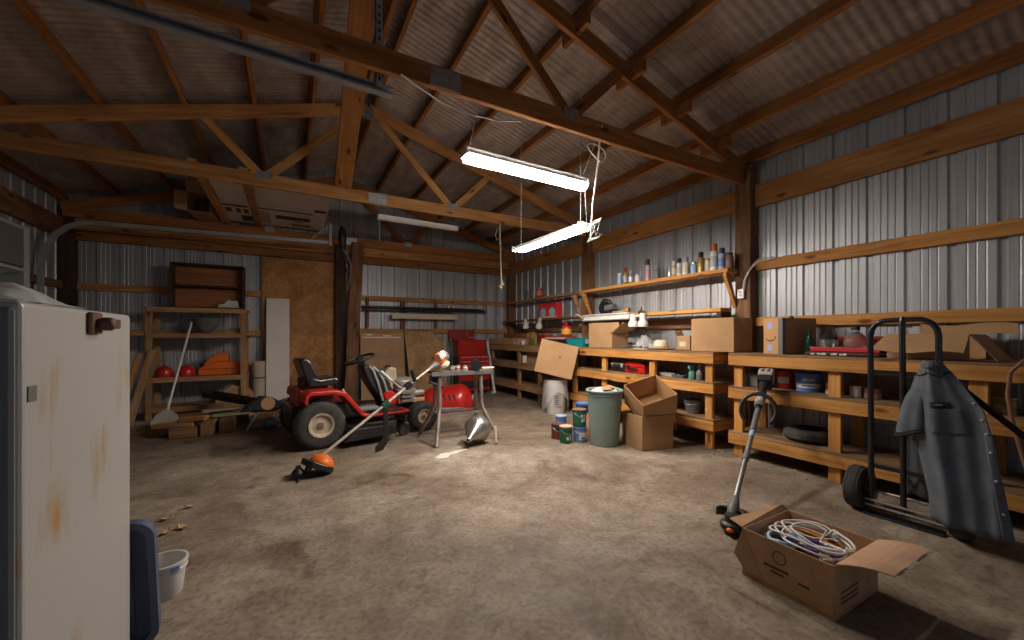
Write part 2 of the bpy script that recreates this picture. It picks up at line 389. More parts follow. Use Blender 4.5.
for ya,yb,t in ((-3.1,2.53,'behind the right workbench'),(2.70,5.22,'behind the middle workbench')):
    girt('low girt board near the floor '+t,(4.5,ya,.62),(4.5,yb,.62),.04,.1,old_wood)
girt('upper girt on the back wall, left, behind the brown bookcase',(-2.68,8.065,1.92),(-.43,8.065,1.92),.04,.10)
girt('lower girt on the back wall behind the wooden shelf unit',(-2.68,8.065,1.24),(-.43,8.065,1.24),.04,.10)
girt('upper girt on the back wall, right, above the long white light',(1.16,8.065,1.93),(4.36,8.065,1.93),.04,.09)
girt('middle girt on the back wall behind the red tool chest lid',(1.16,8.065,1.30),(4.36,8.065,1.30),.04,.09)
girt('lower of two stacked header boards across the back wall',(-2.68,8.02,2.64),(4.36,8.02,2.64),.05,.13,truss_wood,'back wall header boards','header_board')
girt('upper of two stacked header boards across the back wall',(-2.68,8.0,2.80),(4.36,8.0,2.80),.05,.17,pine,'back wall header boards','header_board')
girt('wide header board over the overhead door on the left wall',(-2.80,2.3,2.72),(-2.80,7.93,2.72),.05,.27,old_wood,'left wall boards','header_board')
girt('short girt board at the left wall behind the curved door track',(-2.80,7.17,1.92),(-2.80,7.93,1.92),.04,.1,old_wood,'left wall boards')
solo_beam('trim_board','short upright board between two girts on the back wall under the white light','board',(1.98,8.05,1.33),(1.98,8.05,1.90),.03,.10,old_wood,up=(1,0,0))

# ---- purlins
PX=[(4.46,'right slope, lowest, along the eave'),(3.95,'right slope, second up from the eave'),(3.33,'right slope, third up from the eave'),
    (2.72,'right slope, fourth up from the eave'),(2.10,'right slope, fifth up from the eave'),(1.49,'right slope, sixth up from the eave'),
    (.97,'right slope, at the ridge'),(.78,'left slope, at the ridge'),(.22,'left slope, second down from the ridge'),(-.36,'left slope, third down from the ridge'),
    (-.98,'left slope, fourth down from the ridge'),(-1.62,'left slope, fifth down from the ridge'),(-2.24,'left slope, sixth down from the ridge'),(-2.78,'left slope, lowest, above the overhead door')]
for x,t in PX:
    z=roofz(x)+.071; s=1 if x>RX_ else -1
    up=V((s*SL,0,1)).normalized()
    solo_beam('roof_purlin','roof purlin board on the '+t,'board',(x,Y0+.05,z),(x,Y1-.03,z),.042,.14,truss_wood,'roof purlins',up=tuple(up),warp=.004)

# ---- trusses
def truss(label,y,m,joints=(-.26,2.0),blocks=True,plates=True,tc=True):
    t=T('roof_truss',label,'roof truss',(RX_,y,2.88),0,'roof trusses')
    beam('bottom_chord',(-2.78,y,2.957),(4.46,y,2.957),.042,.152,m,t,warp=.003)
    for s,xe in ((1,4.50),(-1,-2.80)):
        xs=RX_; ze=roofz(xe)-.072; zs=ZR-.072
        beam('top_chord',(xs,y,zs),(xe,y,ze),.042,.142,m,t)
    for s in (-1,1):
        j=joints[0] if s<0 else joints[1]
        beam('web',(j+s*.04,y+.002,3.02),(RX_+s*1.70,y+.002,roofz(RX_+s*1.70)-.10),.038,.09,m,t)
        beam('web',(j-s*.04,y-.002,3.02),(RX_+s*.14,y-.002,ZR-.19),.038,.09,m,t)
        if plates: P('nail_plate',B().box(j-.07,y-.026,2.97,j+.07,y+.026,3.06),plate_steel,t,world=True)
    if plates:
        P('nail_plate',B().box(RX_-.06,y-.026,ZR-.19,RX_+.06,y+.026,ZR-.05),plate_steel,t,world=True)
        xm=.93 if y<4 else .98
        P('nail_plate',B().box(xm-.11,y-.026,2.89,xm+.11,y+.026,3.02),plate_steel,t,world=True)
    if blocks:
        for x,_ in PX:
            if x>1.2 and x<4.2:
                z=roofz(x)
                for dx in (-.06,):
                    P('purlin_block',B().box(x-.05,y-.16,z-.11,x-.008,y+.17,z-.005),m,t,world=True,bevel=.003)
    return t
t1=truss('nearest roof truss, its lower chord reaching the dark post by the outlet box',2.62,truss_wood)
t2=truss('middle roof truss with the pale lower chord, between the lit and the unlit lights',5.31,pine,blocks=False)
t3=truss('farthest roof truss, against the gable of the back wall',7.93,truss_wood,joints=(-.3,2.05),blocks=False)
solo_beam('roof_brace','long board brace slanting up from the middle truss to the ridge','board',(.57,5.30,3.04),(.47,2.72,3.93),.042,.19,truss_wood,up=(1,0,0))
# ------------------------------------------------------------------ camera
cam=bpy.data.cameras.new('camera'); co=bpy.data.objects.new('camera',cam); C.objects.link(co)
cam.sensor_width=36; cam.lens=398/1024*36; cam.shift_y=16/1024; cam.clip_start=.05
co.location=(0,0,1.2); co.rotation_euler=(R(90),0,-R(29.15)); bpy.context.scene.camera=co
sc=bpy.context.scene
sc.view_settings.view_transform='Standard'; sc.view_settings.look='None'; sc.view_settings.gamma=1; sc.view_settings.use_curve_mapping=False
sc.view_settings.exposure=0.0
w=bpy.data.worlds.new('world'); sc.world=w; w.use_nodes=True
w.node_tree.nodes['Background'].inputs[0].default_value=(.72,.82,1,1); w.node_tree.nodes['Background'].inputs[1].default_value=.5
sc.cycles.max_bounces=8; sc.cycles.diffuse_bounces=5; sc.cycles.glossy_bounces=3; sc.cycles.transparent_max_bounces=12
sc.cycles.sample_clamp_indirect=6

tube_wrap=mat('lit_diffuser',(.9,.9,.9),.4,emit=(1.0,.905,.80),es=98.0)
# ------------------------------------------------------------------ shop lights
def shoplight(label,p0,p1,on,wide=.13,wrap=False):
    """housing along local x, centre at origin; tubes below"""
    p0=V(p0);p1=V(p1);c=(p0+p1)/2; a=math.atan2(p1.y-p0.y,p1.x-p0.x); h=(p1-p0).length/2
    pitch=math.asin((p1.z-p0.z)/(2*h))
    M=L(*c)@MX.Rotation(a,4,'Z')@MX.Rotation(-pitch,4,'Y')
    t=T('shop_light',label,'light fixture',M=M,group='hanging shop lights')
    w=wide/2
    P('housing',B().prism([(-w,-.005),(-w*.55,.035),(-.03,.035),(-.03,.06),(.03,.06),(.03,.035),(w*.55,.035),(w,-.005),(w-.006,-.005),(w*.5,.028),(-w*.5,.028),(-w+.006,-.005)],-h,h,'x'),white,t)
    for s in (-1,1): P('end_cap',B().box(s*h-.008,-w*.9,-.008,s*h+.008,w*.9,.05),white_p,t)
    if wrap: P('diffuser',B().prism([(w*.98*math.cos(R(k)),.0-.055*math.sin(R(k))) for k in range(0,181,15)],-h+.01,h-.01,'x'),tube_wrap,t,smooth=40)
    else:
      for s in (-1,1): P('tube',B().cyl((-h+.02,s*w*.48,.002),(h-.02,s*w*.48,.002),.0165,n=12),tube_on if on else white_p,t,smooth=40)
    return t,M,h
LA_,Ma,ha=shoplight('lit shop light hung crosswise just behind the nearest truss',(1.18,2.87,2.60),(2.39,2.90,2.60),True,.125,True)
LB_,Mb,hb=shoplight('lit shop light hanging lengthwise above the cans and boxes',(2.49,4.31,2.26),(2.55,3.09,2.27),True,.2)
LC_,Mc,hc=shoplight('unlit shop light hanging beyond the middle truss',(1.10,5.90,2.88),(2.32,5.95,2.88),False,.085)
# ================================================================== WORKBENCHES AND WALL SHELVES
def bench(label,ya,yb,legs,levels,xf=3.85,xb=4.38,rm=bench_wood,pm=plank_wood):
    t=T('workbench',label,'workbench',((xf+xb)/2,(ya+yb)/2,0),0,'timber workbenches along the right wall')
    for z in levels:
        beam('front_rail',(xf+.02,ya,z-.07),(xf+.02,yb,z-.07),.038,.10,rm,t,warp=.002)
        beam('back_rail',(xb-.02,ya,z-.07),(xb-.02,yb,z-.07),.038,.10,rm,t)
        for y in (ya+.02,yb-.02): beam('end_rail',(xf+.041,y,z-.07),(xb-.041,y,z-.07),.038,.10,rm,t)
        k=3; wd=(xb-xf)/k
        for i in range(k): beam('shelf_plank',(xf+wd*(i+.5),ya+.004*i,z-.010),(xf+wd*(i+.5),yb-.003*i,z-.010),wd-.006,.02,pm,t,bevel=.002)
    zt=max(levels)-.021
    for y in legs:
        beam('leg',(xf+.061,y,0),(xf+.061,y,zt),.088,.040,rm,t,up=(1,0,0))
        beam('leg',(xb-.061,y,0),(xb-.061,y,zt),.088,.040,rm,t,up=(1,0,0))
    return t
bench('near right workbench with the opened carton and the smile carton on top',-.62,2.44,(2.36,1.56,.78,0,-.55),(1.03,.70,.25))
bench('middle workbench with the big closed carton and the straw hat on top',2.60,5.05,(2.68,3.44,4.30,4.97),(1.03,.71,.32))
bench('far workbench in the corner, partly hidden by the tilted flat carton',5.15,7.90,(7.84,6.68,5.95,5.22),(1.03,.69,.29),3.83,4.34,shelf_wood,shelf_wood)
def wshelf(label,ya,yb,xf,z,th,m,brk=()):
    t=T('wall_shelf',label,'shelf',((xf+4.385)/2,(ya+yb)/2,z-th),0,'board shelves on the right wall')
    beam('shelf_board',((xf+4.385)/2,ya,z-th/2),((xf+4.385)/2,yb,z-th/2),4.385-xf,th,m,t,warp=.002)
    for y in brk:
        b=B().prism([(xf+.01,z-th),(xf+.075,z-th),(4.385,z-.36),(4.385,z-.44),(xf+.01,z-.09)],y-.02,y+.02,'y')
        P('bracket',b,m,t,world=True,bevel=.004)
    return t
wshelf('long high shelf carrying the row of aerosol cans',2.66,5.21,4.19,1.95,.045,bench_wood,(2.70,5.16))
wshelf('high shelf in the far corner with one small red can on it',5.41,7.90,4.24,1.955,.04,shelf_wood,(5.46,))
ms=wshelf('short lower shelf below the aerosol shelf, above the big closed carton',2.74,5.20,4.19,1.52,.045,bench_wood)
P('end_block',B().box(4.20,2.74,1.41,4.385,2.80,1.474),dark_wood,ms,world=True,bevel=.004)
wshelf('dark lower shelf in the far corner under the printed twin pack',5.41,7.90,4.17,1.535,.035,old_wood)

# ---- aerosols and small cans on the long shelf
def spray(name,label,y,h,r,body,cap,lab=None,x=4.29,z=1.951,kind='aerosol can'):
    t=T(name,label,kind,(x,y,z),random.uniform(0,360),'cans and bottles on the aerosol shelf')
    hb=h*.74
    P('can_body',B().lathe([(r*.9,0),(r,.004),(r,hb*.93),(r*.82,hb*.985),(r*.45,hb)],18),body,t,smooth=40)
    if lab: P('paper_label',B().lathe([(r+.0008,hb*.2),(r+.0008,hb*.72)],18,caps=0),lab,t,smooth=40)
    if cap: P('cap',B().lathe([(r*.72,hb*.95),(r*.72,h*.97),(r*.62,h),(0,h)],16),cap,t,smooth=40)
    return t
def jar(name,label,y,h,r,body,lid,x=4.29,z=1.951,g='cans and bottles on the aerosol shelf',kind='jar',rz=0):
    t=T(name,label,kind,(x,y,z),rz,g)
    P('jar_body',B().lathe([(r*.92,0),(r,.006),(r,h*.72),(r*.75,h*.82),(r*.72,h*.86)],18),body,t,smooth=40)
    P('lid',B().lathe([(r*.8,h*.84),(r*.82,h*.98),(r*.7,h),(0,h)],18),lid,t,smooth=40)
    return t
jar('small_bottle','pale blue bottle at the far end of the aerosol shelf',4.40,.19,.036,lblue,white_p,kind='bottle')
spray('spray_can','tall can with an orange collar, second from the far end of the aerosol shelf',4.28,.25,.034,brass,dull_red,lgrey)
spray('spray_can','slim silver can right next to the orange-collared can',4.18,.19,.031,galv,lgrey,white)
jar('small_bottle','squat white pot with a pinkish label on the aerosol shelf',4.05,.13,.035,white_p,lgrey,kind='pot')
spray('spray_can','tall can with a maroon cap and pink label, standing apart near the shelf middle',3.865,.30,.038,lgrey,mat('maroon_cap',(.10,.02,.025),.5),mat('pink_label',(.5,.25,.26),.5))
jar('small_bottle','dark grey can close behind the maroon-capped can',3.74,.20,.037,grey,mgrey,x=4.33,kind='can')
jar('small_bottle','small grey can at the start of the right-hand row on the aerosol shelf',3.50,.14,.030,galv,lgrey,kind='can')
spray('spray_can','slim cream can, first of the tall ones in the right-hand row',3.435,.21,.030,beige,cream,cream)
spray('spray_can','white can with a dark cap beside the slim cream can',3.355,.225,.035,white_p,black,lgrey)
spray('spray_can','fat cream-white can with a grey cap in the shelf row',3.265,.225,.042,white_p,lgrey,cream)
jar('small_bottle','short blue bottle between the fat cream can and the black-capped can',3.15,.15,.036,lblue,galv,kind='bottle')
spray('spray_can','tall brass-coloured can with a black cap',3.055,.25,.039,brass,black)
jar('small_bottle','small pale can between the black-capped and the orange-capped cans',2.965,.16,.030,cream,brass,kind='can')
spray('spray_can','tallest can on the shelf, white with a large orange cap',2.885,.315,.044,white_p,mat('orange_cap',(.62,.16,.03),.5),lgrey)
spray('spray_can','blue and white can beside the orange-capped one',2.79,.25,.040,lgrey,mat('navy_cap',(.03,.04,.12),.4),blue)
jar('small_bottle','brown jar with a dark lid at the near end of the aerosol shelf',2.70,.18,.042,mottled('brown_jar',(.22,.13,.09),(.15,.09,.06),9,.5),black,kind='jar')

# far high shelf
t=T('paint_tin','small red tin on the high corner shelf','tin',(4.31,6.62,1.956)); P('tin_body',B().lathe([(.07,0),(.075,.01),(.075,.17),(.07,.18)],20),dull_red,t,smooth=40); P('lid',B().lathe([(.072,.178),(.072,.19),(0,.19)],20),galv,t,smooth=40)
P('paper_label',B().lathe([(.0758,.04),(.0758,.14)],20,caps=0),mat('pale_pink',(.5,.2,.18),.5),t,smooth=40)
t=T('paint_tin','dark tin standing left of the red tin on the high corner shelf','tin',(4.32,7.05,1.956)); P('tin_body',B().lathe([(.06,0),(.06,.16)],18),grey,t,smooth=40); P('lid',B().lathe([(.062,.155),(.062,.17),(0,.17)],18),dull_red,t,smooth=40)
# twin pack on the dark lower shelf
t=T('printed_pack','red carton printed with two pale blue rounds on the dark corner shelf','carton',(4.28,6.20,1.536),0)
P('pack_body',B().box(-.06,-.30,0,.06,.30,.28),mat('pack_red',(.62,.03,.03),.5),t,bevel=.004)
pkb=mat('pack_blue',(.36,.52,.70),.5)
for s in (-.15,.15): P('printed_round',B().prism([(s+.10*math.cos(2*PI*k/20),.11+.085*math.sin(2*PI*k/20)) for k in range(20)],-.0615,-.0595,'x'),pkb,t)
P('printed_band',B().box(-.0608,-.29,.005,-.06,.29,.035),cream,t)
P('printed_arch',B().box(-.0614,-.19,.20,-.0606,-.10,.215).box(-.0614,.10,.20,-.0606,.19,.215),brass,t)
# flood bulbs
def bulb(label,loc,M,g,par=None):
    t=T('flood_lamp',label,'lamp',M=L(*loc)@M,group=g)
    P('bulb',B().lathe([(0,0),(.062,.008),(.068,.035),(.045,.085),(.030,.12)],18),white_p,t,smooth=40)
    P('lamp_holder',B().lathe([(.034,.118),(.036,.19),(.02,.2),(0,.2)],14),cream,t,smooth=40)
    return t
bulb('left white flood bulb hanging from the front of the dark corner shelf',(4.14,6.84,1.345),RY(-6),'white flood bulbs under the shelves')
bulb('right white flood bulb hanging askew from the front of the dark corner shelf',(4.13,6.36,1.345),RY(-6)@RX(22),'white flood bulbs under the shelves')
t=T('twin_floodlight','white twin floodlight hung in front of the short lower shelf','lamp',(4.10,3.86,1.32))
for s in (-.085,.085):
    P('lamp_head',B().lathe([(0,0),(.065,.004),(.07,.03),(.062,.075),(.045,.09),(.042,.175),(.03,.185),(0,.185)],20,c=(0,s,0)),white_p,t,smooth=40)
P('mount_plate',B().lathe([(.05,0),(.05,.03),(.015,.045),(.008,.1),(0,.1)],16,c=(0.03,-.03,.18)),old_wood,t,smooth=40); P('cross_arm',B().cyl((0,-.085,.15),(0,.085,.15),.015,n=10),white_p,t,smooth=40)
# old light fixture resting in front of the short shelf
t=T('spare_light_fixture','old white light fixture laid on the short shelf over the open carton','light fixture',(4.115,4.50,1.43))
P('housing',B().prism([(-.06,0),(.045,0),(.045,.10),(-.06,.10),(-.075,.085),(-.04,.07),(-.04,.03),(-.075,.015)],-.50,.47,'y'),white_p,t,bevel=.003)
P('cord',B().sweep([(-.03,.5,.06),(-.05,.62,.12),(-.03,.75,.09)],.008,6),white_p,t,smooth=60)
t=T('circular_saw','dark circular saw lying on the short shelf above the white fixture','power tool',(4.295,4.72,1.522),8)
P('blade_guard',B().lathe([(.11,-.02),(.11,.02)],22,axis='x',c=(0,0,.115)),blackm,t,smooth=40); P('saw_motor',B().cyl((0,-.02,.11),(.0,-.19,.13),.05,.045),grey,t,smooth=40); P('handle',B().sweep([(-.03,.05,.19),(-.05,-.02,.245),(-.04,-.12,.225),(-.02,-.16,.15)],.016,8),black,t,smooth=60); P('base_plate',B().box(-.09,-.15,0,.09,.15,.006),galv,t)
t=T('work_glove','pale work glove beside the circular saw on the short shelf','glove',(4.26,4.33,1.521),15)
gb=B().ell((0,0,.03),.05,.09,.03)
for i,a in enumerate((-.035,-.012,.012,.035)): gb.sweep([(a,.07,.03),(a*1.15,.12,.035),(a*1.2,.155-.02*abs(i-1.5),.022)],[.012,.012,.008],8)
gb.sweep([(.04,-.02,.03),(.075,.02,.03),(.085,.055,.025)],[.014,.013,.009],8)
P('glove_hand',gb,beige,t,smooth=60); P('cuff',B().lathe([(.045,-.13),(.05,-.07),(.042,-.06)],16,caps=0,axis='y',c=(0,0,.045)),card_old,t,smooth=60)

# ---- cartons
def carton(t,sx,sy,sz,flaps=(),closed=False,th=.006,m=card,mi=card_dark,M=None,fl=.5,name='carton_body'):
    """open carton; flaps: list of (side, length, angle) with side in '+x','-x','+y','-y'; angle 0 = flat outward, 90 = up, -90 = hanging"""
    a,b_=sx/2,sy/2
    if closed:
        P(name,B().box(-a,-b_,0,a,b_,sz),m,t,bevel=.004,M=M)
        P('tape',B().box(-.028,-b_-.001,sz-.06,.028,-b_,sz+.001).box(-.028,-b_-.001,sz,.028,b_+.001,sz+.0012).box(-.028,b_,sz-.06,.028,b_+.001,sz+.001),beige,t,M=M)
    else:
        b=B()
        b.box(-a,-b_,0,a,b_,th,1)
        b.box(-a,-b_,th,-a+th,b_,sz,0).box(a-th,-b_,th,a,b_,sz,0).box(-a+th,-b_,th,a-th,-b_+th,sz,0).box(-a+th,b_-th,th,a-th,b_,sz,0)
        P(name,b,[m,mi],t,bevel=.0015,M=M)
    for side,ln,ang in flaps:
        s=1 if side[0]=='+' else -1; w=(b_ if side[1]=='x' else a)
        b=B().grid(lambda u,v:((2*u-1)*w*(1-.04*v),v*ln,.006*math.sin(u*9+ang)*v),6,4)
        if side[1]=='x': F=L(s*a,0,sz)@RZ(-90*s)@RX(ang)
        else: F=L(0,s*b_,sz)@RZ(0 if s>0 else 180)@RX(ang)
        P('flap',b,m,t,M=(M@F if M is not None else F),solid=.005)
G='cardboard cartons'
t=T('cardboard_carton','big plain closed carton at the near end of the middle workbench','carton',(4.135,2.70,1.032),3,G)
carton(t,.36,.48,.36,closed=True)
# smile carton
t=T('cardboard_carton','brown carton with blue prints and a black smile arrow on its end','carton',(4.175,2.03,1.032),-13,G)
carton(t,.42,.19,.335,closed=False,m=card_old,flaps=())
P('top_panel',B().box(-.208,-.093,.329,.208,.093,.334),card_old,t)
P('packing_tape',B().box(-.2115,-.10,0,-.2095,-.055,.336).box(-.212,-.0965,0,-.17,-.0952,.336),grey,t)
P('side_tape',B().box(-.2118,-.055,.0,-.2098,.0955,.335),mat('orange_tape',(.55,.29,.12),.5),t)
pb=B()
for z0 in (.03,.235): pb.box(-.2126,.005,z0,-.2116,.055,z0+.06)
P('printed_patch',pb,mat('print_blue',(.36,.42,.75),.5),t)
ar=B()
pts=[(-.213,.075-.105*k/8,.145-.022*math.sin(PI*k/8)) for k in range(9)]
ar.sweep(pts,[.002,.0035,.0045,.005,.005,.005,.0045,.0035,.002],6); ar.sweep([(-.213,-.030,.148),(-.213,-.033,.162),(-.213,-.017,.160)],.003,6)
P('smile_arrow',ar,ink,t)
P('dark_knob',B().ell((.02,.0,.345),.02,.02,.016),black,t,smooth=60)
# open carton under the white fixture
t=T('cardboard_carton','open carton under the old white light fixture, its mouth gaping to one side','carton',(4.13,4.47,1.032),4,G)
carton(t,.34,.46,.20,m=card)
P('tall_side',B().box(-.171,-.20,.20,-.165,.23,.36).box(-.171,.224,.20,.17,.23,.36),card,t)
P('flap',B().panel([(-.17,-.22,.20),(.10,-.22,.20),(.12,-.42,.28),(-.15,-.42,.36)],.005),card,t)
P('flap',B().panel([(-.17,-.20,.36),(-.17,-.20,.205),(-.165,-.36,.30),(-.165,-.36,.36)],.005),card,t)
# small carton and hat
t=T('cardboard_carton','small carton with a pale label, between the straw hat and the big carton','carton',(4.25,3.22,1.032),8,G); carton(t,.16,.17,.17,closed=True); P('paper_label',B().box(-.081,-.03,.04,-.0803,.05,.10),cream,t); P('flap',B().panel([(-.08,.085,.17),(.08,.085,.17),(.08,.12,.24),(-.08,.12,.22)],.004),card,t)
t=T('straw_hat','pale straw hat lying on the middle workbench','hat',(4.10,3.48,1.031))
P('brim',B().lathe([(.09,.012),(.13,.006),(.155,.014),(.158,.018),(.13,.012),(.09,.02)],28,caps=0),cream,t,smooth=60,fix=True); P('crown',B().lathe([(.098,.012),(.092,.06),(.08,.105),(.05,.122),(0,.115)],24),cream,t,smooth=60); P('hat_band',B().lathe([(.0985,.018),(.096,.04)],24,caps=0),card_old,t,smooth=60)
# loose tools on the middle bench: wrenches
def wrench(label,loc,rz,ln,m=steel):
    t=T('wrench',label,'wrench',loc,rz,'wrenches on the middle workbench')
    P('shank',B().box(-ln/2,-.009,0,ln/2,.009,.008),m,t,bevel=.002)
    for s in (-1,1): P('jaw',B().prism([(s*ln/2+.03*math.cos(w),.026*math.sin(w)) for w in [R(40+280*k/10)+(0 if s>0 else PI) for k in range(11)]]+[(s*ln/2+.004*s,0)],0,.012,'z'),m,t)
for i,(x,y,a,ln) in enumerate([(3.93,3.98,75,.2),(3.97,4.05,20,.22),(3.92,3.86,110,.18),(3.99,3.90,50,.2)]):
    wrench(['steel wrench farthest toward the open carton','steel wrench lying across in front of the open carton mouth','short steel wrench nearest the bench edge by the hat','steel wrench behind the short one, pointing at the hat'][i],(x,y,1.031+.0125*i),a,ln)
t=T('paddle_bit','pale flat stick lying on the bench beside the straw hat','stick',(3.93,3.70,1.031),80); P('stick_blade',B().box(-.16,-.012,0,.1,.012,.01),cream,t,bevel=.003); P('stick_tip',B().box(-.18,-.02,0,-.155,.02,.012),lgrey,t,bevel=.003)
t=T('plastic_bag','crumpled clear plastic bag on the middle workbench behind the wrenches','bag',(4.24,3.87,1.032))
P('bag_film',B().grid(lambda u,v:((u-.5)*.2+.02*math.sin(v*17),(v-.5)*.30+.015*math.sin(u*13),.16*math.sin(PI*u)*math.sin(PI*v)+.016+.015*math.sin(u*21+v*16)),14,18),film,t,smooth=60)
P('bag_knot',B().ell((.02,.02,.165),.02,.03,.02),film,t,smooth=60)

# ---- things in the far corner of the bench tops
def openbin(name,label,loc,rz,sx,sy,sz,m,cat,taper=.85,rim=.012,lipm=None):
    t=T(name,label,cat,loc,rz)
    b=B(); a,c=sx/2,sy/2; th=.006
    def ring(k,z,e=0): return [(-a*k-e,-c*k-e,z),(a*k+e,-c*k-e,z),(a*k+e,c*k+e,z),(-a*k-e,c*k+e,z)]
    rs=[ring(taper,0),ring(1,sz),ring(1,sz,rim),ring(1,sz-.015,rim),ring(1,sz-.015,rim-.004)][:3]
    rings=[ring(taper,0),ring(1,sz-.012),ring(1,sz-.012,rim),ring(1,sz,rim),ring(1,sz,-th),ring(taper,th,-th)]
    vs=[p for r in rings for p in r]; fs=[(3,2,1,0)]
    for i in range(len(rings)-1):
        for k in range(4): fs.append((i*4+k,i*4+(k+1)%4,i*4+4+(k+1)%4,i*4+4+k))
    e=(len(rings)-1)*4; fs.append((e,e+1,e+2,e+3))
    b.add(vs,fs); P('bin_body',b,m,t,bevel=.003); return t
t=openbin('storage_bin','teal plastic bin at the corner of the bench, left of the open carton',(3.96,4.96,1.032),4,.17,.38,.14,teal,'bin')
P('handle',B().box(-.05,.19,.09,.05,.235,.105),teal,t,bevel=.004); P('paper_label',B().box(-.04,-.2075,.05,.04,-.2005,.12),lgrey,t)
t=T('gas_can','red fuel can with a yellow label in the far bench corner','fuel can',(4.10,5.45,1.201)); 
P('can_body',B().lathe([(.085,0),(.09,.01),(.09,.14),(.075,.165),(.03,.18)],22),red,t,smooth=40); P('paper_label',B().lathe([(.0908,.03),(.0908,.12)],22,caps=0),mat('yellow_label',(.7,.42,.05),.5),t,smooth=40); P('spout',B().sweep([(0,0,.17),(0,0,.21),(-.03,-.02,.235)],[.022,.02,.014],10),red,t,smooth=60); P('handle',B().sweep([(.05,.03,.16),(.03,.03,.215),(-.03,.03,.215),(-.05,.03,.16)],.008,6),dull_red,t,smooth=60)
t=T('drill_case','dark case with red top carrying the fuel can','case',(4.10,5.62,1.032)); P('case_body',B().box(-.12,-.30,0,.12,.30,.12),black,t,bevel=.008); P('case_lid',B().box(-.125,-.305,.12,.125,.305,.168),dull_red,t,bevel=.012); P('pale_band',B().box(-.127,-.29,.115,-.12,.29,.145),cream,t); P('handle',B().sweep([(-.125,-.07,.09),(-.155,-.06,.09),(-.155,.06,.09),(-.125,.07,.09)],.008,6),black,t,smooth=60)
t=T('red_box','small red box left of the dark case in the far corner','box',(4.08,6.05,1.032)); P('box_body',B().box(-.08,-.09,0,.08,.09,.16),red_tool,t,bevel=.006); P('lid',B().box(-.083,-.093,.16,.083,.093,.20),red,t,bevel=.006)
t=T('mustard_tin','mustard yellow tin on the back of the corner bench','tin',(4.22,6.72,1.032)); P('tin_body',B().box(-.06,-.07,0,.06,.07,.24),mat('mustard',(.42,.27,.07),.6),t,bevel=.006); P('screw_cap',B().lathe([(.025,.24),(.025,.265),(0,.265)],14),black,t,smooth=40)
t=T('flat_carton','flat brown carton lying on the far end of the corner bench','carton',(4.03,7.35,1.032),3); P('carton_body',B().box(-.2,-.5,0,.2,.5,.12),card_old,t,bevel=.004); P('tape',B().box(-.2008,-.03,.06,.2008,.03,.1212),beige,t); P('lid_edge',B().box(-.203,-.503,.10,-.2,.503,.108),card,t)
t=T('long_board_stack','brown board lying behind the flat carton in the corner','board',(4.22,7.30,1.16)); P('board',B().box(-.08,-.5,0,.08,.5,.10),brown_board,t,bevel=.003); P('end_strip',B().box(-.082,-.505,.02,.082,-.5,.08),card_old,t)
t=T('white_cup','white cup on the corner bench beside the flat carton','cup',(3.93,6.60,1.032)); P('cup_body',B().lathe([(.035,0),(.045,.08),(.041,.08),(.032,.006),(0,.006)],16),white_p,t,smooth=40); P('handle',B().sweep([(0,-.043,.065),(0,-.07,.055),(0,-.07,.03),(0,-.04,.02)],.005,6),white_p,t,smooth=60)
t=T('pink_pot','dull pink pot left of the white cup on the corner bench','pot',(3.93,6.78,1.032)); P('pot_body',B().lathe([(.045,0),(.055,.10),(.05,.10),(.04,.006),(0,.006)],16),mat('dusty_pink',(.38,.25,.23),.6),t,smooth=40); P('rim',B().lathe([(.055,.09),(.062,.1),(.055,.106)],16,caps=0),mat('dusty_pink_rim',(.45,.32,.30),.6),t,smooth=40)
t=T('brown_bottle','olive brown bottle on the corner bench right of the white cup','bottle',(3.95,6.33,1.032)); P('bottle_body',B().lathe([(.045,0),(.05,.01),(.05,.09),(.02,.12),(.018,.15)],16),mat('olive',(.13,.10,.035),.4),t,smooth=40); P('cap',B().lathe([(.02,.145),(.02,.17),(0,.17)],12),brass,t,smooth=40)
t=T('cardboard_carton','small carton with a white roll in front, on the middle shelf of the corner bench','carton',(4.1,6.35,.692),0,G); carton(t,.28,.34,.22,closed=True)
t=T('paper_roll','white roll standing before the carton on the corner bench middle shelf','roll',(3.90,6.50,.692)); P('roll_body',B().lathe([(.018,0),(.045,0),(.045,.14),(.018,.14)],18),white_p,t,smooth=40); P('core',B().lathe([(.018,0),(.018,.141),(.014,.141),(.014,0)],12),card,t,smooth=40)

# ---- middle bench, middle shelf
t=T('tool_case','black tool case on the middle bench shelf, left of the red case','case',(4.06,4.09,.712),0); P('case_body',B().box(-.12,-.13,0,.12,.13,.085),black,t,bevel=.01); P('case_lid',B().box(-.122,-.132,.087,.122,.132,.125),grey,t,bevel=.012); P('handle',B().sweep([(-.12,-.08,.08),(-.16,-.07,.085),(-.16,.07,.085),(-.12,.08,.08)],.011,8),black,t,smooth=60)
for s in (-.09,.09): P('latch',B().box(-.13,s-.02,.06,-.118,s+.02,.11),lgrey,t,bevel=.003)
t=T('tool_case','bright red tool case on the middle bench shelf','case',(4.05,3.77,.712),0); P('case_body',B().box(-.12,-.17,0,.12,.17,.075),red,t,bevel=.012); P('case_lid',B().prism([(-.17,.078),(.17,.078),(.15,.15),(-.10,.15),(-.15,.12)],-.12,.12,'x'),red,t,bevel=.008); P('handle',B().sweep([(-.12,-.07,.06),(-.15,-.06,.065),(-.15,.06,.065),(-.12,.07,.06)],.010,8),black,t,smooth=60)
P('latch',B().box(-.135,.08,.05,-.118,.12,.10),black,t,bevel=.003)
def tray(label,loc,sx,sy,sz,m,n):
    t=openbin('tool_tray',label,loc,0,sx,sy,sz,m,'tray',.95,.006)
    for i in range(n):
        y=-sy/2+sy*(i+.5)/n
        P('tool',B().sweep([(-sx*.35,y,sz*.8),(sx*.1,y+.02,sz+.012),(sx*.35,y-.01,sz*.8)],.011,6),[steel,black,galv,dgreen][i%4],t,smooth=60)
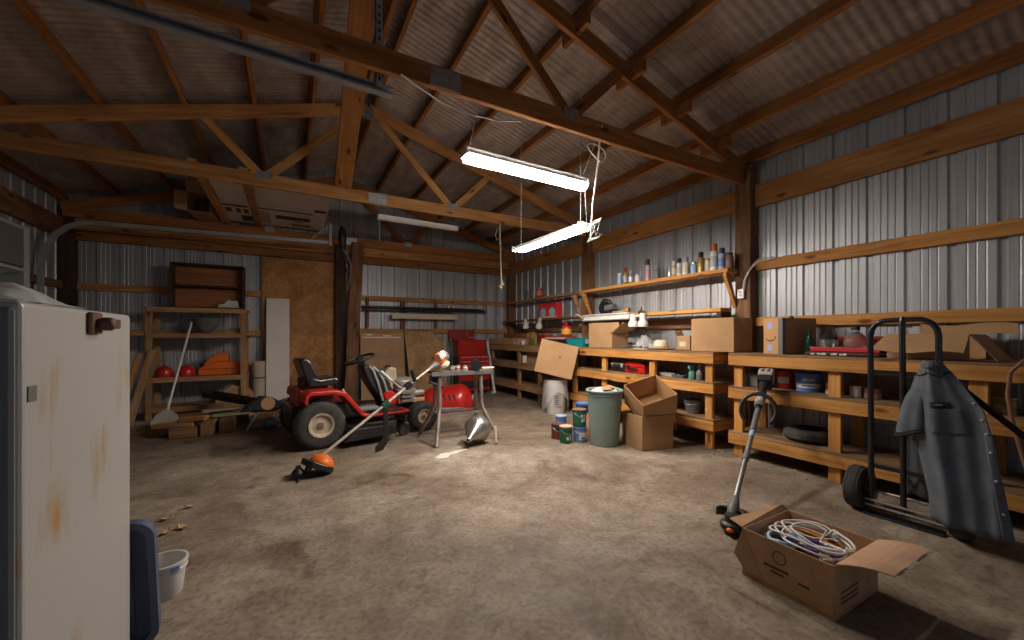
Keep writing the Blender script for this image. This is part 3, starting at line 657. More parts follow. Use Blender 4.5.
tray('pale tray of steel tools on the middle bench shelf, right of the red case',(4.11,3.32,.712),.2,.22,.045,lgrey,5)
tray('dark tray of tools on the middle bench shelf, left of the spray bottle',(4.02,3.02+.24-.02,.712),.0001+.2,.01+.0,.03,grey,1) if False else tray('dark tray of tools on the middle bench shelf, left of the spray bottle',(4.05,3.12,.712),.2,.16,.035,grey,4)
t=T('spray_bottle','green trigger spray bottle on the middle bench shelf','bottle',(3.96,2.93,.712)); P('bottle_body',B().lathe([(.034,0),(.038,.008),(.038,.075),(.018,.115),(.014,.13)],16),mat('bottle_green',(.12,.30,.24),.35),t,smooth=40); P('trigger_head',B().prism([(-.06,.135),(-.06,.16),(-.01,.175),(.035,.165),(.035,.145),(-.02,.14),(-.035,.105),(-.045,.108)],-.014,.014,'y').cyl((0,0,.125),(0,0,.145),.017),mat('trigger_teal',(.16,.42,.42),.4),t,bevel=.003)
t=T('thin_bottle','slim dark bottle with a tall nozzle beside the spray bottle','bottle',(3.95,2.83,.712)); P('bottle_body',B().lathe([(.032,0),(.034,.006),(.034,.09),(.015,.115)],14),grey,t,smooth=40); P('nozzle',B().lathe([(.013,.11),(.007,.22),(0,.22)],10),mat('pink_nozzle',(.35,.22,.22),.5),t,smooth=40)
t=T('metal_bucket','small grey bucket on the lowest shelf of the middle bench','bucket',(4.02,2.96,.322)); P('bucket_body',B().lathe([(.075,0),(.095,.15),(.1,.155),(.09,.15),(.07,.006),(0,.006)],22),mottled('dull_grey_bucket',(.2,.19,.175),(.14,.13,.12),8,.5,.4),t,smooth=40); P('handle',B().sweep([(0,.098,.14),(-.05,.085,.115),(-.10,0,.10),(-.05,-.085,.115),(0,-.098,.14)],.004,6),galv,t,smooth=60)

# ---- right bench
t=T('glass_jug','clear glass jug with a dark cap on the right bench','jug',(4.14,1.51,1.105)); P('jug_body',B().lathe([(.07,0),(.08,.01),(.08,.055),(.06,.10),(.025,.13),(.025,.15)],20),glass,t,smooth=40); P('cap',B().lathe([(.03,.145),(.03,.175),(0,.175)],14),black,t,smooth=40)
t=T('glass_jug','shorter glass jar with a black lid, left of the clear jug','jar',(4.14,1.70,1.105)); P('jar_body',B().lathe([(.06,0),(.068,.01),(.068,.05),(.05,.075)],20),glass,t,smooth=40); P('lid',B().lathe([(.062,.07),(.064,.085),(.03,.11),(.012,.135),(0,.135)],16),black,t,smooth=40)
t=T('tool_case','flat red case with jars standing on it, on the right bench','case',(4.14,1.52,1.064)); P('case_body',B().box(-.10,-.20,0,.10,.28,.04),mat('case_red',(.6,.02,.035),.4),t,bevel=.006); P('lid_edge',B().box(-.104,-.204,.03,.104,.284,.04),mat('lid_pink',(.62,.12,.12),.4),t,bevel=.003)
t=T('flat_bag','flat dark packet with white lettering under the red case','packet',(4.12,1.55,1.032)); P('packet',B().box(-.12,-.24,0,.12,.28,.03),mat('packet_brown',(.09,.055,.045),.35),t,bevel=.012)
for i,(a,w) in enumerate([(.20,.03),(.165,.015),(.145,.025),(.115,.03),(.06,.02),(.035,.03),(0,.02),(-.03,.025)]): P('lettering',B().box(-.1215,a,.006,-.1195,a+w,.024 if i%2 else .019),white_p,t)
t=T('green_bottle','small dark green bottle between the smile carton and the glass jars','bottle',(4.16,1.86,1.031)); P('bottle_body',B().lathe([(.035,0),(.038,.01),(.038,.13),(.014,.17),(.014,.21)],16),glass2,t,smooth=40); P('cap',B().lathe([(.017,.2),(.017,.225),(0,.225)],12),dgreen,t,smooth=40)
t=T('red_toolbox','red box behind the clear jug, partly behind the hand truck','box',(4.315,1.53,1.032)); P('box_body',B().box(-.06,-.17,0,.06,.17,.13),red,t,bevel=.006); P('lid',B().box(-.063,-.174,.13,.063,.174,.165),dull_red,t,bevel=.008)
# opened carton lying on the bench
t=T('cardboard_carton','long opened carton lying with raised flaps on the right bench behind the hand truck','carton',(4.14,1.04,1.032),0,G)
b=B(); a,c,h,th=.19,.21,.18,.006
b.box(-a,-c,0,a,c,th,1); b.box(-a,-c,th,-a+th,c,h,0).box(a-th,-c,th,a,c,h,0).box(-a+th,c-th,th,a-th,c,h,0)
P('carton_body',b,[card,card_dark],t,bevel=.0015)
P('flap',B().grid(lambda u,v:(-a-.125*v,-c+2*c*u+.06*v*u,h-.125*v+.010*math.sin(u*8)*v),12,5),card,t,solid=.005)
P('flap',B().grid(lambda u,v:(-a+.03*v+.35*u,c+.08*v,h-.12*v),6,4),card,t,solid=.005)
P('flap',B().panel([(-a,-c,h),(a,-c,h),(a,-c-.125,.004),(-a+.0,-c-.125,.004)],.005),card_old,t)
P('flap',B().grid(lambda u,v:(a+.01*v,-c-.14+(2*c+.06)*u,h+.075*v+.010*math.sin(u*7)),10,3),card,t,solid=.005)
t=T('plastic_bag','grey plastic bag slumped at the end of the opened carton','bag',(4.22,.50,1.031)); P('bag_film',B().ell((0,0,.09),.12,.13,.10),lgrey,t,smooth=60); P('bag_knot',B().ell((-.02,.02,.2),.025,.02,.03),lgrey,t,smooth=60)
# right bench middle shelf
t=T('label_bucket','blue pail with white lettering on the right bench middle shelf','pail',(4.10,1.84,.702),15)
P('pail_body',B().lathe([(.092,0),(.10,.15),(.104,.15),(.104,.165),(.095,.165),(.085,.006),(0,.006)],26),blue,t,smooth=40)
def band(m_,z0,z1,a0,a1,r0=.093,sl=.0533,off=.0012,n=10):
    return B().add([((r0+sl*z+off)*math.cos(R(a0+(a1-a0)*k/n)),(r0+sl*z+off)*math.sin(R(a0+(a1-a0)*k/n)),z) for z in (z0,z1) for k in range(n+1)],[(k,k+1,n+2+k,n+1+k) for k in range(n)])
P('pale_stripe',band(0,.035,.072,120,250),white_p,t); P('lettering',band(0,.10,.112,165,215),white_p,t); P('lettering',band(0,.118,.128,165,200),white_p,t); P('dark_lettering',band(0,.048,.062,160,225,off=.002),blue,t)
t=T('label_bucket','red pail just left of the blue pail on the right bench','pail',(4.17,2.05,.702)); P('pail_body',B().lathe([(.085,0),(.093,.15),(.097,.15),(.097,.165),(.088,.165),(.08,.006),(0,.006)],24),red,t,smooth=40); P('pale_stripe',band(0,.05,.11,150,215,r0=.086),white_p,t)
t=T('grey_box','small grey-green box on the right bench middle shelf behind the standing trimmer','box',(4.065,2.265,.702)); P('box_body',B().box(-.08,-.08,0,.08,.08,.10),mgrey,t,bevel=.004); P('lid',B().box(-.083,-.083,.10,.083,.083,.125),mat('sage',(.2,.22,.19),.6),t,bevel=.004)
def roll(name,label,loc,r,h,m,m2,n=2):
    for i in range(n):
        t=T(name,label[i],'tape roll' if n>1 else 'jar',(loc[0],loc[1],loc[2]+i*(h+.001)),0,'tape rolls on the right bench' if n>1 else None)
        P('roll_body',B().lathe([(r*.55,0),(r,0),(r,h),(r*.55,h)],22),m[i%len(m)],t,smooth=40); P('core',B().lathe([(r*.5,0),(r*.56,0),(r*.56,h),(r*.5,h)],18),m2,t,smooth=40)
tp_=mat('tape_tan',(.40,.30,.22),.5); tp2=mat('tape_rust',(.34,.12,.08),.5)
roll('tape_roll',['bottom tan tape roll left of the white jar on the right bench','middle rust-coloured tape roll left of the white jar','top tan tape roll left of the white jar'],(4.08,1.63,.702),.065,.036,[tp_,tp2,tp_],card,3)
roll('tape_roll',['bottom tape roll right of the white jar','top rust-coloured tape roll right of the white jar'],(4.08,1.38,.702),.06,.04,[tp_,tp2],card,2)
t=T('white_jar','small white jar between the two stacks of tape rolls','jar',(4.02,1.465,.702)); P('jar_body',B().lathe([(.032,0),(.034,.006),(.034,.065),(.03,.07)],18),white_p,t,smooth=40); P('lid',B().lathe([(.038,.066),(.038,.09),(0,.09)],18),cream,t,smooth=40)
t=T('tyre_tube','small black tyre tube lying on the lowest shelf of the right bench','tyre',(4.12,1.85,.252)); P('tread',B().lathe([(.085,.01),(.14,.0),(.185,.02),(.195,.055),(.185,.09),(.14,.11),(.085,.10),(.075,.055),(.085,.01)],30,caps=0),rubber,t,smooth=60,fix=True); P('wheel_rim',B().lathe([(.0,.04),(.078,.035),(.084,.02),(.084,.09),(.078,.075),(0,.07)],24),blackm,t,smooth=40)
P('tread_rib',B().lathe([(.193,.03),(.199,.035),(.199,.045),(.193,.05)],30,caps=0),rubber,t,smooth=60); 
t=T('oil_tin','old yellow and black tin on the right bench shelf behind the brown cord','tin',(3.99,.685,.702),5); P('tin_body',B().box(-.045,-.05,0,.045,.05,.105),mottled('tin_yellow',(.30,.22,.07),(.06,.045,.02),20,.45,.3),t,bevel=.004); P('tin_cap',B().lathe([(.014,.105),(.014,.125),(0,.125)],12),brass,t,smooth=40); P('tin_top',B().box(-.047,-.052,.1,.047,.052,.107),brass,t)
t=T('rag_bundle','bluish grey rag bundle on the right bench shelf behind the shirt','rag',(4.1,1.0,.702)); P('rag_cloth',B().grid(lambda u,v:(.09*math.cos(2*PI*u)*math.sin(PI*(v*.9+.05))*(1+.15*math.sin(u*31)),.10*math.sin(2*PI*u)*math.sin(PI*(v*.9+.05)),.012+.12*(1-math.cos(PI*v))*.7+.008*math.sin(u*25)),28,10),mat('rag_blue',(.16,.18,.24),.9),t,smooth=60)
P('rag_fold',B().sweep([(-.05,-.05,.15),(0,.02,.18),(.05,.05,.14)],[.02,.03,.015],8),lgrey,t,smooth=60)
# ---- outlet on the post with its two cables
t=T('outlet_box','white outlet box on the dark post with two cables running up','outlet',(4.39,2.615,1.62)); P('box_body',B().box(-.035,-.032,0,0,.032,.095),white_p,t,bevel=.004); P('face_plate',B().box(-.04,-.035,-.004,-.035,.035,.1),white,t,bevel=.003); P('socket',B().box(-.0415,-.014,.018,-.0398,.014,.042).box(-.0415,-.014,.055,-.0398,.014,.079),lgrey,t)
for i,(a,c) in enumerate(((.0,.03),(.02,.05))): P('cable',B().sweep([(-.012,-.012-a,.095),(-.02,-.03-a,.16+c),(-.03,-.075-a,.24+c),(-.012,-.12,.30+c),(.03,-.16,.36+c),(.07,-.3,.37+c)],.006,6),[cable_w,lgrey][i],t,smooth=60)
# ================================================================== FLOOR THINGS, MIDDLE
# ---- riding mower: local x forward, y to its left, origin on the floor under the rear axle
mw=T('riding_mower','red riding mower without its hood, black seat, parked before the plywood wall','riding mower',(.212,5.096,0),10)
def wheel(name,x,y,r,w,rr,par,s):
    """tyre with its own rim child; s = -1 when the outer face looks toward -y"""
    b=B(); h=w/2
    b.lathe([(rr,-h*.8),(r*.82,-h),(r*.95,-h*.8),(r,-h*.4),(r,h*.4),(r*.95,h*.8),(r*.82,h),(rr,h*.8)],36,axis='y',caps=0)
    o=P(name,b,rubber,par,smooth=50,M=L(x,y,r))
    lug=B()
    for k in range(26):
        a=2*PI*k/26
        for t_ in (-1,1):
            ca,sa=math.cos(a+.06*t_),math.sin(a+.06*t_)
            M=MX.Rotation(-a-.06*t_,4,'Y')
            c_=B().box(r*.985,-.004+t_*h*.36-h*.3,-.012,r*1.012,.004+t_*h*.36+h*.3,.012).xf(M); lug.merge(c_)
    P('tread',lug,rubber,o)
    rim=B().lathe([(0,s*h*.70),(rr*.25,s*h*.70),(rr*.3,s*h*.66),(rr*.46,s*h*.60),(rr*.78,s*h*.62),(rr*.88,s*h*.86),(rr*1.03,s*h*.90),(rr*1.03,-s*h*.7)],28,axis='y')
    P('rim',rim,rimtan,o,smooth=40); P('hub_cap',B().lathe([(0,s*h*.86),(rr*.24,s*h*.80),(rr*.30,s*h*.6)],14,axis='y'),dull_steel,o,smooth=40)
    return o
for s in (-1,1):
    wheel('rear_wheel',0,s*.365,.255,.215,.125,mw,s); wheel('front_wheel',1.225,s*.325,.185,.15,.09,mw,s)
P('chassis',B().box(-.20,-.17,.24,1.32,.17,.34).box(-.25,-.25,.30,.30,.25,.44).box(1.0,-.2,.2,1.15,.2,.26),blackm,mw,bevel=.01)
P('axle',B().cyl((0,-.36,.255),(0,.36,.255),.035).cyl((1.225,-.33,.19),(1.225,.33,.19),.022).box(1.19,-.26,.18,1.26,.26,.25),dull_steel,mw)
# fender and footrest: profile in x-z swept across y
prof=[(-.17,.50),(-.16,.585),(-.11,.62),(.12,.62),(.24,.59),(.34,.47),(.44,.335),(.52,.315),(.98,.315),(.98,.285),(.50,.28),(.41,.30),(.30,.44),(.21,.545),(.10,.575),(-.11,.575),(-.13,.55),(-.135,.48)]
b=B()
for y0,y1 in ((-.49,-.22),(.22,.49)): b.prism(prof,y0,y1,'y')
P('fender',b,red,mw,bevel=.012,seg=2)
P('fender_bridge',B().box(-.16,-.225,.50,.18,.225,.605).box(-.185,-.2,.40,-.13,.2,.58),red,mw,bevel=.015)
P('foot_mat',B().box(.48,-.47,.316,.93,-.25,.324).box(.48,.25,.316,.93,.47,.324),black,mw)
P('foot_pad',B().box(.36,-.40,.33,.64,-.26,.39),grey,mw,bevel=.02)
st=P('seat',B().prism([(-.08,.66),(-.06,.73),(-.02,.745),(.05,.715),(.20,.735),(.25,.71),(.25,.665),(.18,.64),(-.04,.635)],-.21,.21,'y'),vinyl,mw,bevel=.03,seg=3,smooth=60)
P('seat_back',B().prism([(-.07,.66),(-.155,.90),(-.15,.945),(-.11,.96),(-.065,.945),(-.035,.90),(.02,.78),(.06,.72)],-.20,.20,'y'),vinyl,mw,bevel=.03,seg=3,smooth=60)
P('seat_spring',B().box(-.10,-.12,.60,.15,.12,.64),blackm,mw); P('seat_bracket',B().box(-.14,-.02,.62,-.09,.02,.74),blackm,mw,bevel=.005)
# dash tower with wheel
P('dash_cowl',B().prism([(.80,.33),(.62,.62),(.54,.80),(.56,.84),(.62,.84),(.76,.80),(.88,.62),(.95,.42),(.93,.33)],-.13,.13,'y'),black,mw,bevel=.03,seg=2,smooth=60)
P('cowl_rib',B().sweep([(.78,-.135,.40),(.72,-.14,.62),(.66,-.135,.78),(.62,-.12,.83)],.018,8).sweep([(.86,-.135,.40),(.80,-.14,.62),(.73,-.135,.76),(.66,-.12,.82)],.018,8),mgrey,mw,smooth=60)
P('dash_panel',B().prism([(.84,.33),(.78,.47),(.83,.52),(.93,.50),(1.0,.34)],-.16,.16,'y'),red,mw,bevel=.015)
sw=P('steering_wheel',B().sweep([(.175*math.cos(2*PI*k/30),.175*math.sin(2*PI*k/30),0) for k in range(30)],.016,10,closed=True),black,mw,smooth=60,M=L(.555,.03,.915)@RY(-20))
P('spokes',B().box(-.16,-.018,-.012,.0,.018,.004).box(0,-.16,-.012,.03,.16,.004).lathe([(.045,-.03),(.05,0),(.035,.02),(0,.025)],16),black,sw,bevel=.004)
P('steering_column',B().cyl((.565,.03,.905),(.66,.02,.76),.026),blackm,mw)
# engine under the missing hood
P('engine',B().box(.97,-.16,.34,1.22,.14,.52).lathe([(.14,0),(.15,.02),(.15,.10),(.10,.14),(0,.15)],24,c=(1.09,0,.52)),mottled('engine_grey',(.36,.33,.29),(.2,.18,.16),9,.5,.4),mw,bevel=.008,smooth=40)
P('engine_fin',B().box(.99,-.25,.37,1.15,-.16,.40).box(.99,-.25,.42,1.15,-.16,.45).box(.99,-.25,.47,1.15,-.16,.50),galv,mw); P('muffler',B().cyl((1.2,-.12,.45),(1.33,-.12,.45),.05),dull_steel,mw,smooth=40)
P('fuel_tank',B().prism([(.86,.50),(.84,.74),(.90,.80),(1.0,.79),(1.02,.52)],-.05,.16,'y'),beige,mw,bevel=.02,seg=2); P('tank_cap',B().lathe([(.03,.79),(.032,.82),(0,.82)],14,c=(.92,.05,0)),black,mw,smooth=40)
P('side_plate',B().box(.96,-.20,.345,1.32,-.17,.40),card_old,mw,bevel=.004)
P('deck',B().prism([(.28,-.30),(.40,-.42),(.62,-.47),(.85,-.40),(.93,-.2),(.93,.25),(.8,.42),(.45,.42),(.28,.3)],.09,.21,'z'),mottled('deck_black',(.075,.065,.055),(.15,.125,.10),8,.7),mw,bevel=.03,seg=2)
P('deck_chute',B().prism([(.18,.07),(.30,.20),(.70,.20),(.78,.09)],-.62,-.42,'y'),black,mw,bevel=.01); P('deck_pulley',B().lathe([(.07,.21),(.075,.25),(.03,.26),(.03,.29),(0,.29)],18,c=(.78,-.30,0)),dull_steel,mw,smooth=40)
P('deck_label',B().box(.55,-.4735,.13,.68,-.4660,.155),cream,mw)
P('deck_wheel',B().lathe([(.03,-.02),(.06,-.025),(.065,0),(.06,.025),(.03,.02)],18,axis='y',c=(.93,-.43,.066)),rubber,mw,smooth=50)
P('lift_lever',B().sweep([(.36,-.27,.30),(.30,-.29,.52),(.26,-.30,.60)],.010,8),cream,mw,smooth=60); P('rear_plate',B().box(-.25,-.15,.22,-.20,.15,.40),blackm,mw,bevel=.006)

# ---- saw stand
ss=T('work_stand','metal work stand with splayed bent legs beside the mower front wheel','work stand',(1.75,4.45,0),0)
P('stand_top',B().box(-.34,-.10,.765,.40,.10,.79),plank_wood,ss,bevel=.004); P('top_strip',B().box(-.36,-.115,.745,.41,-.10,.79),galv,ss)
for sx,sy in ((-1,-1),(1,-1),(-1,1),(1,1)):
    xt=sx*.26-.0; P('leg',B().sweep([(xt,sy*.07,.765),(xt,sy*.09,.40),(xt+sx*.02,sy*.12,.31),(xt+sx*.12,sy*.33,.0)],.024,10),dull_steel,ss,smooth=60)
P('cross_bar',B().box(-.27,-.125,.29,.27,-.10,.315).box(-.27,.10,.29,.27,.125,.315),galv,ss); P('end_bar',B().cyl((-.27,-.11,.30),(-.27,.11,.30),.012).cyl((.27,-.11,.30),(.27,.11,.30),.012),dull_steel,ss); P('clamp',B().box(-.34,-.05,.66,-.24,.05,.745).cyl((-.38,-.05,.68),(-.22,-.09,.62),.015),black,ss,bevel=.004)
t=T('drain_pipe','black open pipe end lying on the work stand','pipe',(1.97,4.43,.791+.062)); P('pipe_wall',B().lathe([(.046,-.11),(.061,-.11),(.061,.14),(.046,.14),(.046,-.11)],26,axis='y'),black,t,smooth=40,M=RZ(-22)); P('pipe_lip',B().lathe([(.045,-.115),(.0625,-.115),(.0625,-.095),(.045,-.095)],26,axis='y'),blackm,t,smooth=40,M=RZ(-22))
t=T('white_stick','white stick lying right of the black pipe on the work stand','stick',(2.115,4.44,.806)); P('stick_body',B().cyl((-.07,-.02,0),(.10,.02,0),.015,n=12),white_p,t,smooth=40); P('stick_tip',B().cyl((.10,.02,0),(.115,.023,0),.010,n=12),cream,t,smooth=40)
for i,(x,y,m_,lb) in enumerate([(1.66,4.42,mgrey,'grey hose fitting nearest the trimmer engine on the work stand'),(1.74,4.45,beige,'beige clamp on the work stand between two grey fittings'),(1.82,4.41,lgrey,'light grey fitting just left of the black pipe on the work stand')]):
    t=T('hose_fitting',lb,'fitting',(x,y,.791),i*40); P('fitting_body',B().lathe([(.03,0),(.034,.03),(.022,.04),(.022,.06)],12),m_,t,smooth=40); P('nozzle',B().cyl((0,0,.035),(.055,0,.045),.014,n=10),dull_steel,t,smooth=40)

# ---- long orange-guard string trimmer: from the floor up to the stand
A0=V((.20,3.86,.12)); A1=V((1.47,4.38,.90))
tr=T('string_trimmer','long string trimmer with an orange guard, its engine resting on the work stand','string trimmer',(.10,3.83,0),0,'string trimmers')
ax=(A1-A0).normalized(); Mt,_=beam_m(A0,A1); ln=(A1-A0).length
P('shaft',B().cyl(A0,A1,.0135,n=12),mottled('shaft_cream',(.62,.57,.47),(.5,.45,.37),20,.35,.3),tr,world=True,smooth=40)
Q=lambda b: b.xf(Mt)
P('gear_head',Q(B().sweep([(.02,0,0),(-.06,0,0),(-.11,0,-.03)],[.022,.03,.024],12)),blackm,tr,world=True,smooth=50)
P('cutting_head',B().lathe([(.0,.0),(.05,.004),(.055,.03),(.04,.055),(.02,.07),(.02,.09),(0,.09)],20,c=(.06,3.80,.018)),black,tr,world=True,smooth=40)
b=B()
for k in range(3): a=2*PI*k/3+.5; b.sweep([(.06,3.80,.03),(.06+.12*math.cos(a),3.80+.12*math.sin(a),.012)],.006,6)
P('cutting_line',b,black,tr,world=True)
GM=L(.215,3.845,.095)@RZ(22)@RY(28)
P('guard',B().ell((.03,0,0),.10,.115,.085,20,12,lo=.5).xf(GM),orange,tr,world=True,smooth=60)
P('guard_skirt',B().prism([(.145*math.cos(R(w)),.128*math.sin(R(w))) for w in range(-80,81,16)]+[(-.10,.10),(-.13,.02),(-.13,-.02),(-.10,-.10)],-.045,.004,'z').xf(GM),black,tr,world=True,bevel=.006)
# engine
QE=lambda b: b.xf(Mt@L(ln,0,0)@MX.Scale(.82,4)@L(-ln,0,0))
P('engine_cover',QE(B().ell((ln+.05,0,.02),.10,.085,.10,16,10)),orange,tr,world=True,smooth=60)
P('recoil_cover',QE(B().lathe([(.08,0),(.085,.04),(.07,.075),(.03,.085),(0,.085)],20,axis='x',c=(ln+.10,0,.02))),grey,tr,world=True,smooth=50)
P('air_filter_cover',QE(B().box(ln+.0,-.10,.03,ln+.12,-.03,.13)),white_p,tr,world=True,bevel=.015,seg=2); P('fuel_tank',QE(B().ell((ln+.06,-.04,-.075),.085,.075,.045,14,8)),cream,tr,world=True,smooth=60)
P('clutch_cone',QE(B().lathe([(.018,-.16),(.03,-.08),(.055,-.02),(.06,.0)],16,axis='x',c=(ln-.0,0,0))),lgrey,tr,world=True,smooth=50); P('exhaust',QE(B().box(ln+.02,.05,-.02,ln+.11,.11,.07)),black,tr,world=True,bevel=.01)
# handlebar: two arms and grips
H0=A0+ax*(ln*.70)
hb=[H0+V((-.24,.02,.135)),H0+V((-.20,.02,.10)),H0+V((-.09,.02,.0)),H0+V((-.05,.02,-.03)),H0+V((.03,.02,-.03)),H0+V((.07,.02,.0)),H0+V((.09,.02,.06)),H0+V((.07,.02,.12))]
P('handlebar',B().sweep(hb,.011,10),steel,tr,world=True,smooth=60); P('grip',B().cyl(H0+V((.085,.02,.05)),H0+V((.05,.02,.17)),.021,n=12),black,tr,world=True,smooth=50); P('grip',B().cyl(H0+V((-.20,.02,.10)),H0+V((-.275,.02,.17)),.019,n=12),lgrey,tr,world=True,smooth=50)
P('handle_clamp',Q(B().box(ln*.68,-.03,-.025,ln*.73,.03,.03)),blackm,tr,world=True,bevel=.004)
# hanging harness strap
sp=A0+ax*(ln*.50)
P('harness_ring',Q(B().box(ln*.48,-.02,-.03,ln*.53,.02,.025)),dgreen,tr,world=True,bevel=.004)
b=B(); pts=[sp+V((0,-.012,-.01)),sp+V((.005,-.015,-.16)),sp+V((.005,-.02,-.30)),sp+V((-.02,-.025,-.36)),sp+V((-.08,-.03,-.42)),sp+V((-.085,-.03,-.445)),sp+V((-.04,-.02,-.43)),sp+V((-.005,-.02,-.37)),sp+V((.0,-.02,-.30))]
b.sweep(pts,.026,8,flat=1)
for i,p in enumerate(b.v):
    c_=pts[i//8]; d=V(p)-c_; b.v[i]=tuple(c_+V((d.x,d.y*.15,d.z)))
P('harness_strap',b,black,tr,world=True)

# ---- red mower hood on the floor behind the stand
hd=T('mower_hood','red curved mower hood with louvre slots on the floor behind the work stand','mower hood',(2.22,6.10,0),-25)
def hoodf(u,v):
    a=PI*v; x=(u-.5)*.86; k=(1-max(0,(u-.72)/.28)**2*.75)*(1-max(0,(.2-u)/.2)**2*.35)
    return (x,-.30*math.cos(a)*k,.06+.40*math.sin(a)**.7*k*(1-.28*(1-u)))
P('hood_shell',B().grid(hoodf,18,16),red,hd,smooth=70,solid=.006)
P('hood_base',B().prism([(-.44,-.30),(.30,-.30),(.43,-.16),(.43,.16),(.30,.30),(-.44,.30)],.0,.07,'z'),red_tool,hd,bevel=.02)
P('trim_strip',B().box(-.42,-.307,.075,.28,-.298,.10),lgrey,hd)
for k in range(4):
    x=-.12+k*.075; 
    P('louvre',B().sweep([(x+.04,-.288,.20),(x,-.265,.30)],.010,6),black,hd)
P('hood_badge',B().box(-.40,-.303,.16,-.28,-.292,.20),lgrey,hd,bevel=.003); P('headlamp',B().ell((.405,0,.2),.03,.13,.05),lgrey,hd,smooth=60)

# ---- red tool chest by the back wall
tc=T('tool_chest','red roller tool chest with an open top lid against the back wall','tool chest',(3.33,7.78,0))
P('roller_cabinet',B().box(-.34,-.23,.10,.34,.23,.80),red_tool,tc,bevel=.008)
for k,(z0,z1) in enumerate([(.70,.785),(.61,.69),(.52,.60),(.43,.51),(.30,.42)]):
    d=P('drawer',B().box(-.325,-.245,z0,.325,-.23,z1),red,tc,bevel=.004); P('drawer_pull',B().box(-.30,-.262,z1-.022,.30,-.245,z1-.010),lgrey if k<4 else red_tool,d)
P('open_bay',B().box(-.32,-.232,.12,.32,-.2305,.28),black,tc); P('base_lip',B().box(-.34,-.25,.08,.34,-.23,.13),red_tool,tc)
for sx in (-1,1):
    for sy in (-1,1): P('castor',B().lathe([(.0,-.018),(.045,-.018),(.05,0),(.045,.018),(0,.018)],16,axis='y',c=(sx*.27,sy*.17,.05)).box(sx*.27-.03,sy*.17-.03,.09,sx*.27+.03,sy*.17+.03,.102),black,tc,smooth=40)
P('top_chest',B().box(-.335,-.15,.80,.30,.22,1.12),red_tool,tc,bevel=.008)
for k in range(4):
    z=.83+k*.068; d=P('drawer',B().box(-.31,-.163,z,.275,-.15,z+.06),red,tc,bevel=.003); P('drawer_pull',B().box(-.29,-.174,z+.045,.255,-.163,z+.053),red_tool,d)
P('chest_lid',B().box(-.40,.19,1.10,.18,.235,1.335),dull_red,tc,bevel=.006); P('lid_side',B().box(-.40,-.10,1.08,-.385,.2,1.18),dull_red,tc)
P('lid_hook',B().sweep([(.0,.18,1.31),(-.02,.18,1.27),(.02,.18,1.25),(.0,.18,1.22),(.03,.18,1.18)],.006,6),cream,tc,smooth=60)
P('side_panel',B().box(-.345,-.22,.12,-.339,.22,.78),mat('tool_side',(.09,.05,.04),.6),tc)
t=T('red_pouch','small red pouch on the open top of the tool chest','pouch',(3.27,7.66,1.121)); P('pouch_body',B().ell((0,0,.045),.10,.06,.045),dull_red,t,smooth=60); P('zip',B().box(-.07,-.062,.045,.07,-.05,.053),cream,t)
t=T('plastic_pipe','white plastic pipe standing between the tool chest and the corner bench','pipe',(3.71,7.40,0),0); P('pipe_tube',B().cyl((0,0,.03),(.05,.45,1.08),.027,n=16),white_p,t,smooth=40); P('pipe_elbow',B().sweep([(0,0,.06),(0,-.01,.03),(-.06,-.02,.033)],.033,12),white_p,t,smooth=50)

# ---- metal funnel, its stick, the spilled powder
fn=T('metal_funnel','shiny metal funnel lying on its side under the work stand','funnel',(1.79,4.00,0),0)
dirv=V((-.72,-.62,-.30)).normalized()
zq=dirv.to_track_quat('Z','Y').to_matrix().to_4x4()
P('funnel_cone',B().lathe([(.142,-.10),(.145,-.095),(.145,0),(.138,.018),(.04,.15),(.024,.21),(.018,.21),(.034,.145),(.13,.018),(.137,-.095)],32),steel,fn,smooth=40,M=L(.02,.06,.150)@zq); P('funnel_hoop',B().lathe([(.146,-.02),(.150,-.015),(.150,-.005),(.146,0)],32,caps=0),galv,fn,smooth=40,M=L(.02,.06,.150)@zq)
t=T('wood_stick','short pale stick leaning on the metal funnel','stick',(1.99,3.93,0)); P('stick_body',B().sweep([(0,0,0.02),(.0,.03,.20)],[.02,.018],8),cream,t,bevel=.002); P('stick_end',B().sweep([(0,-.004,0.0),(0,0,.025)],.022,8),grey_wood,t)
b=B(); pts=[]
for k in range(30):
    a=2*PI*k/30; r=1+.22*math.sin(3*a+1)+.16*math.sin(7*a); pts.append((.17*r*math.cos(a)+.05*math.sin(a),.075*r*math.sin(a)+.06*math.cos(a)))
S('spilled_powder','spill of white powder on the floor in front of the work stand','powder',B().prism(pts,0,.003,'z'),powder,loc=(1.40,3.83,.0005),kind='stuff')

# ---- bucket with plastic sheet, tilted flat carton
bk=T('lidded_bucket','tall white bucket draped in clear plastic before the corner bench','bucket',(3.60,5.07,0)); P('bucket_body',B().lathe([(.135,0),(.14,.01),(.165,.46),(.165,.50),(0,.50)],28),white_p,bk,smooth=40); P('bucket_rim',B().lathe([(.17,.43),(.18,.435),(.18,.455),(.168,.46)],28,caps=0),white,bk,smooth=40); P('bucket_lid',B().lathe([(.175,.485),(.18,.50),(.175,.525),(0,.53)],28),white_p,bk,smooth=40)
P('printed_label',B().add([(.1635*math.cos(R(225+40*k/6))*1.0,.1635*math.sin(R(225+40*k/6)),z) for z in (.13,.36) for k in range(7)],[(k,k+1,8+k,7+k) for k in range(6)]),lgrey,bk)
lt=B()
for i in range(5): lt.add([(.165*math.cos(R(a)),.165*math.sin(R(a)),z) for z in (.16+i*.03,.172+i*.03) for a in (233,243,253)],[(0,1,4,3),(1,2,5,4)])
P('label_print',lt,ink,bk)
def drape(u,v):
    a=2*PI*u; r=.187+.024*v*(1+.35*math.sin(5*a+.6)+.2*math.sin(11*a)); fall=.33*(1+.45*math.sin(2*a+2.2))*max(.15,1)
    return (r*math.cos(a),r*math.sin(a),.531-fall*v**1.1)
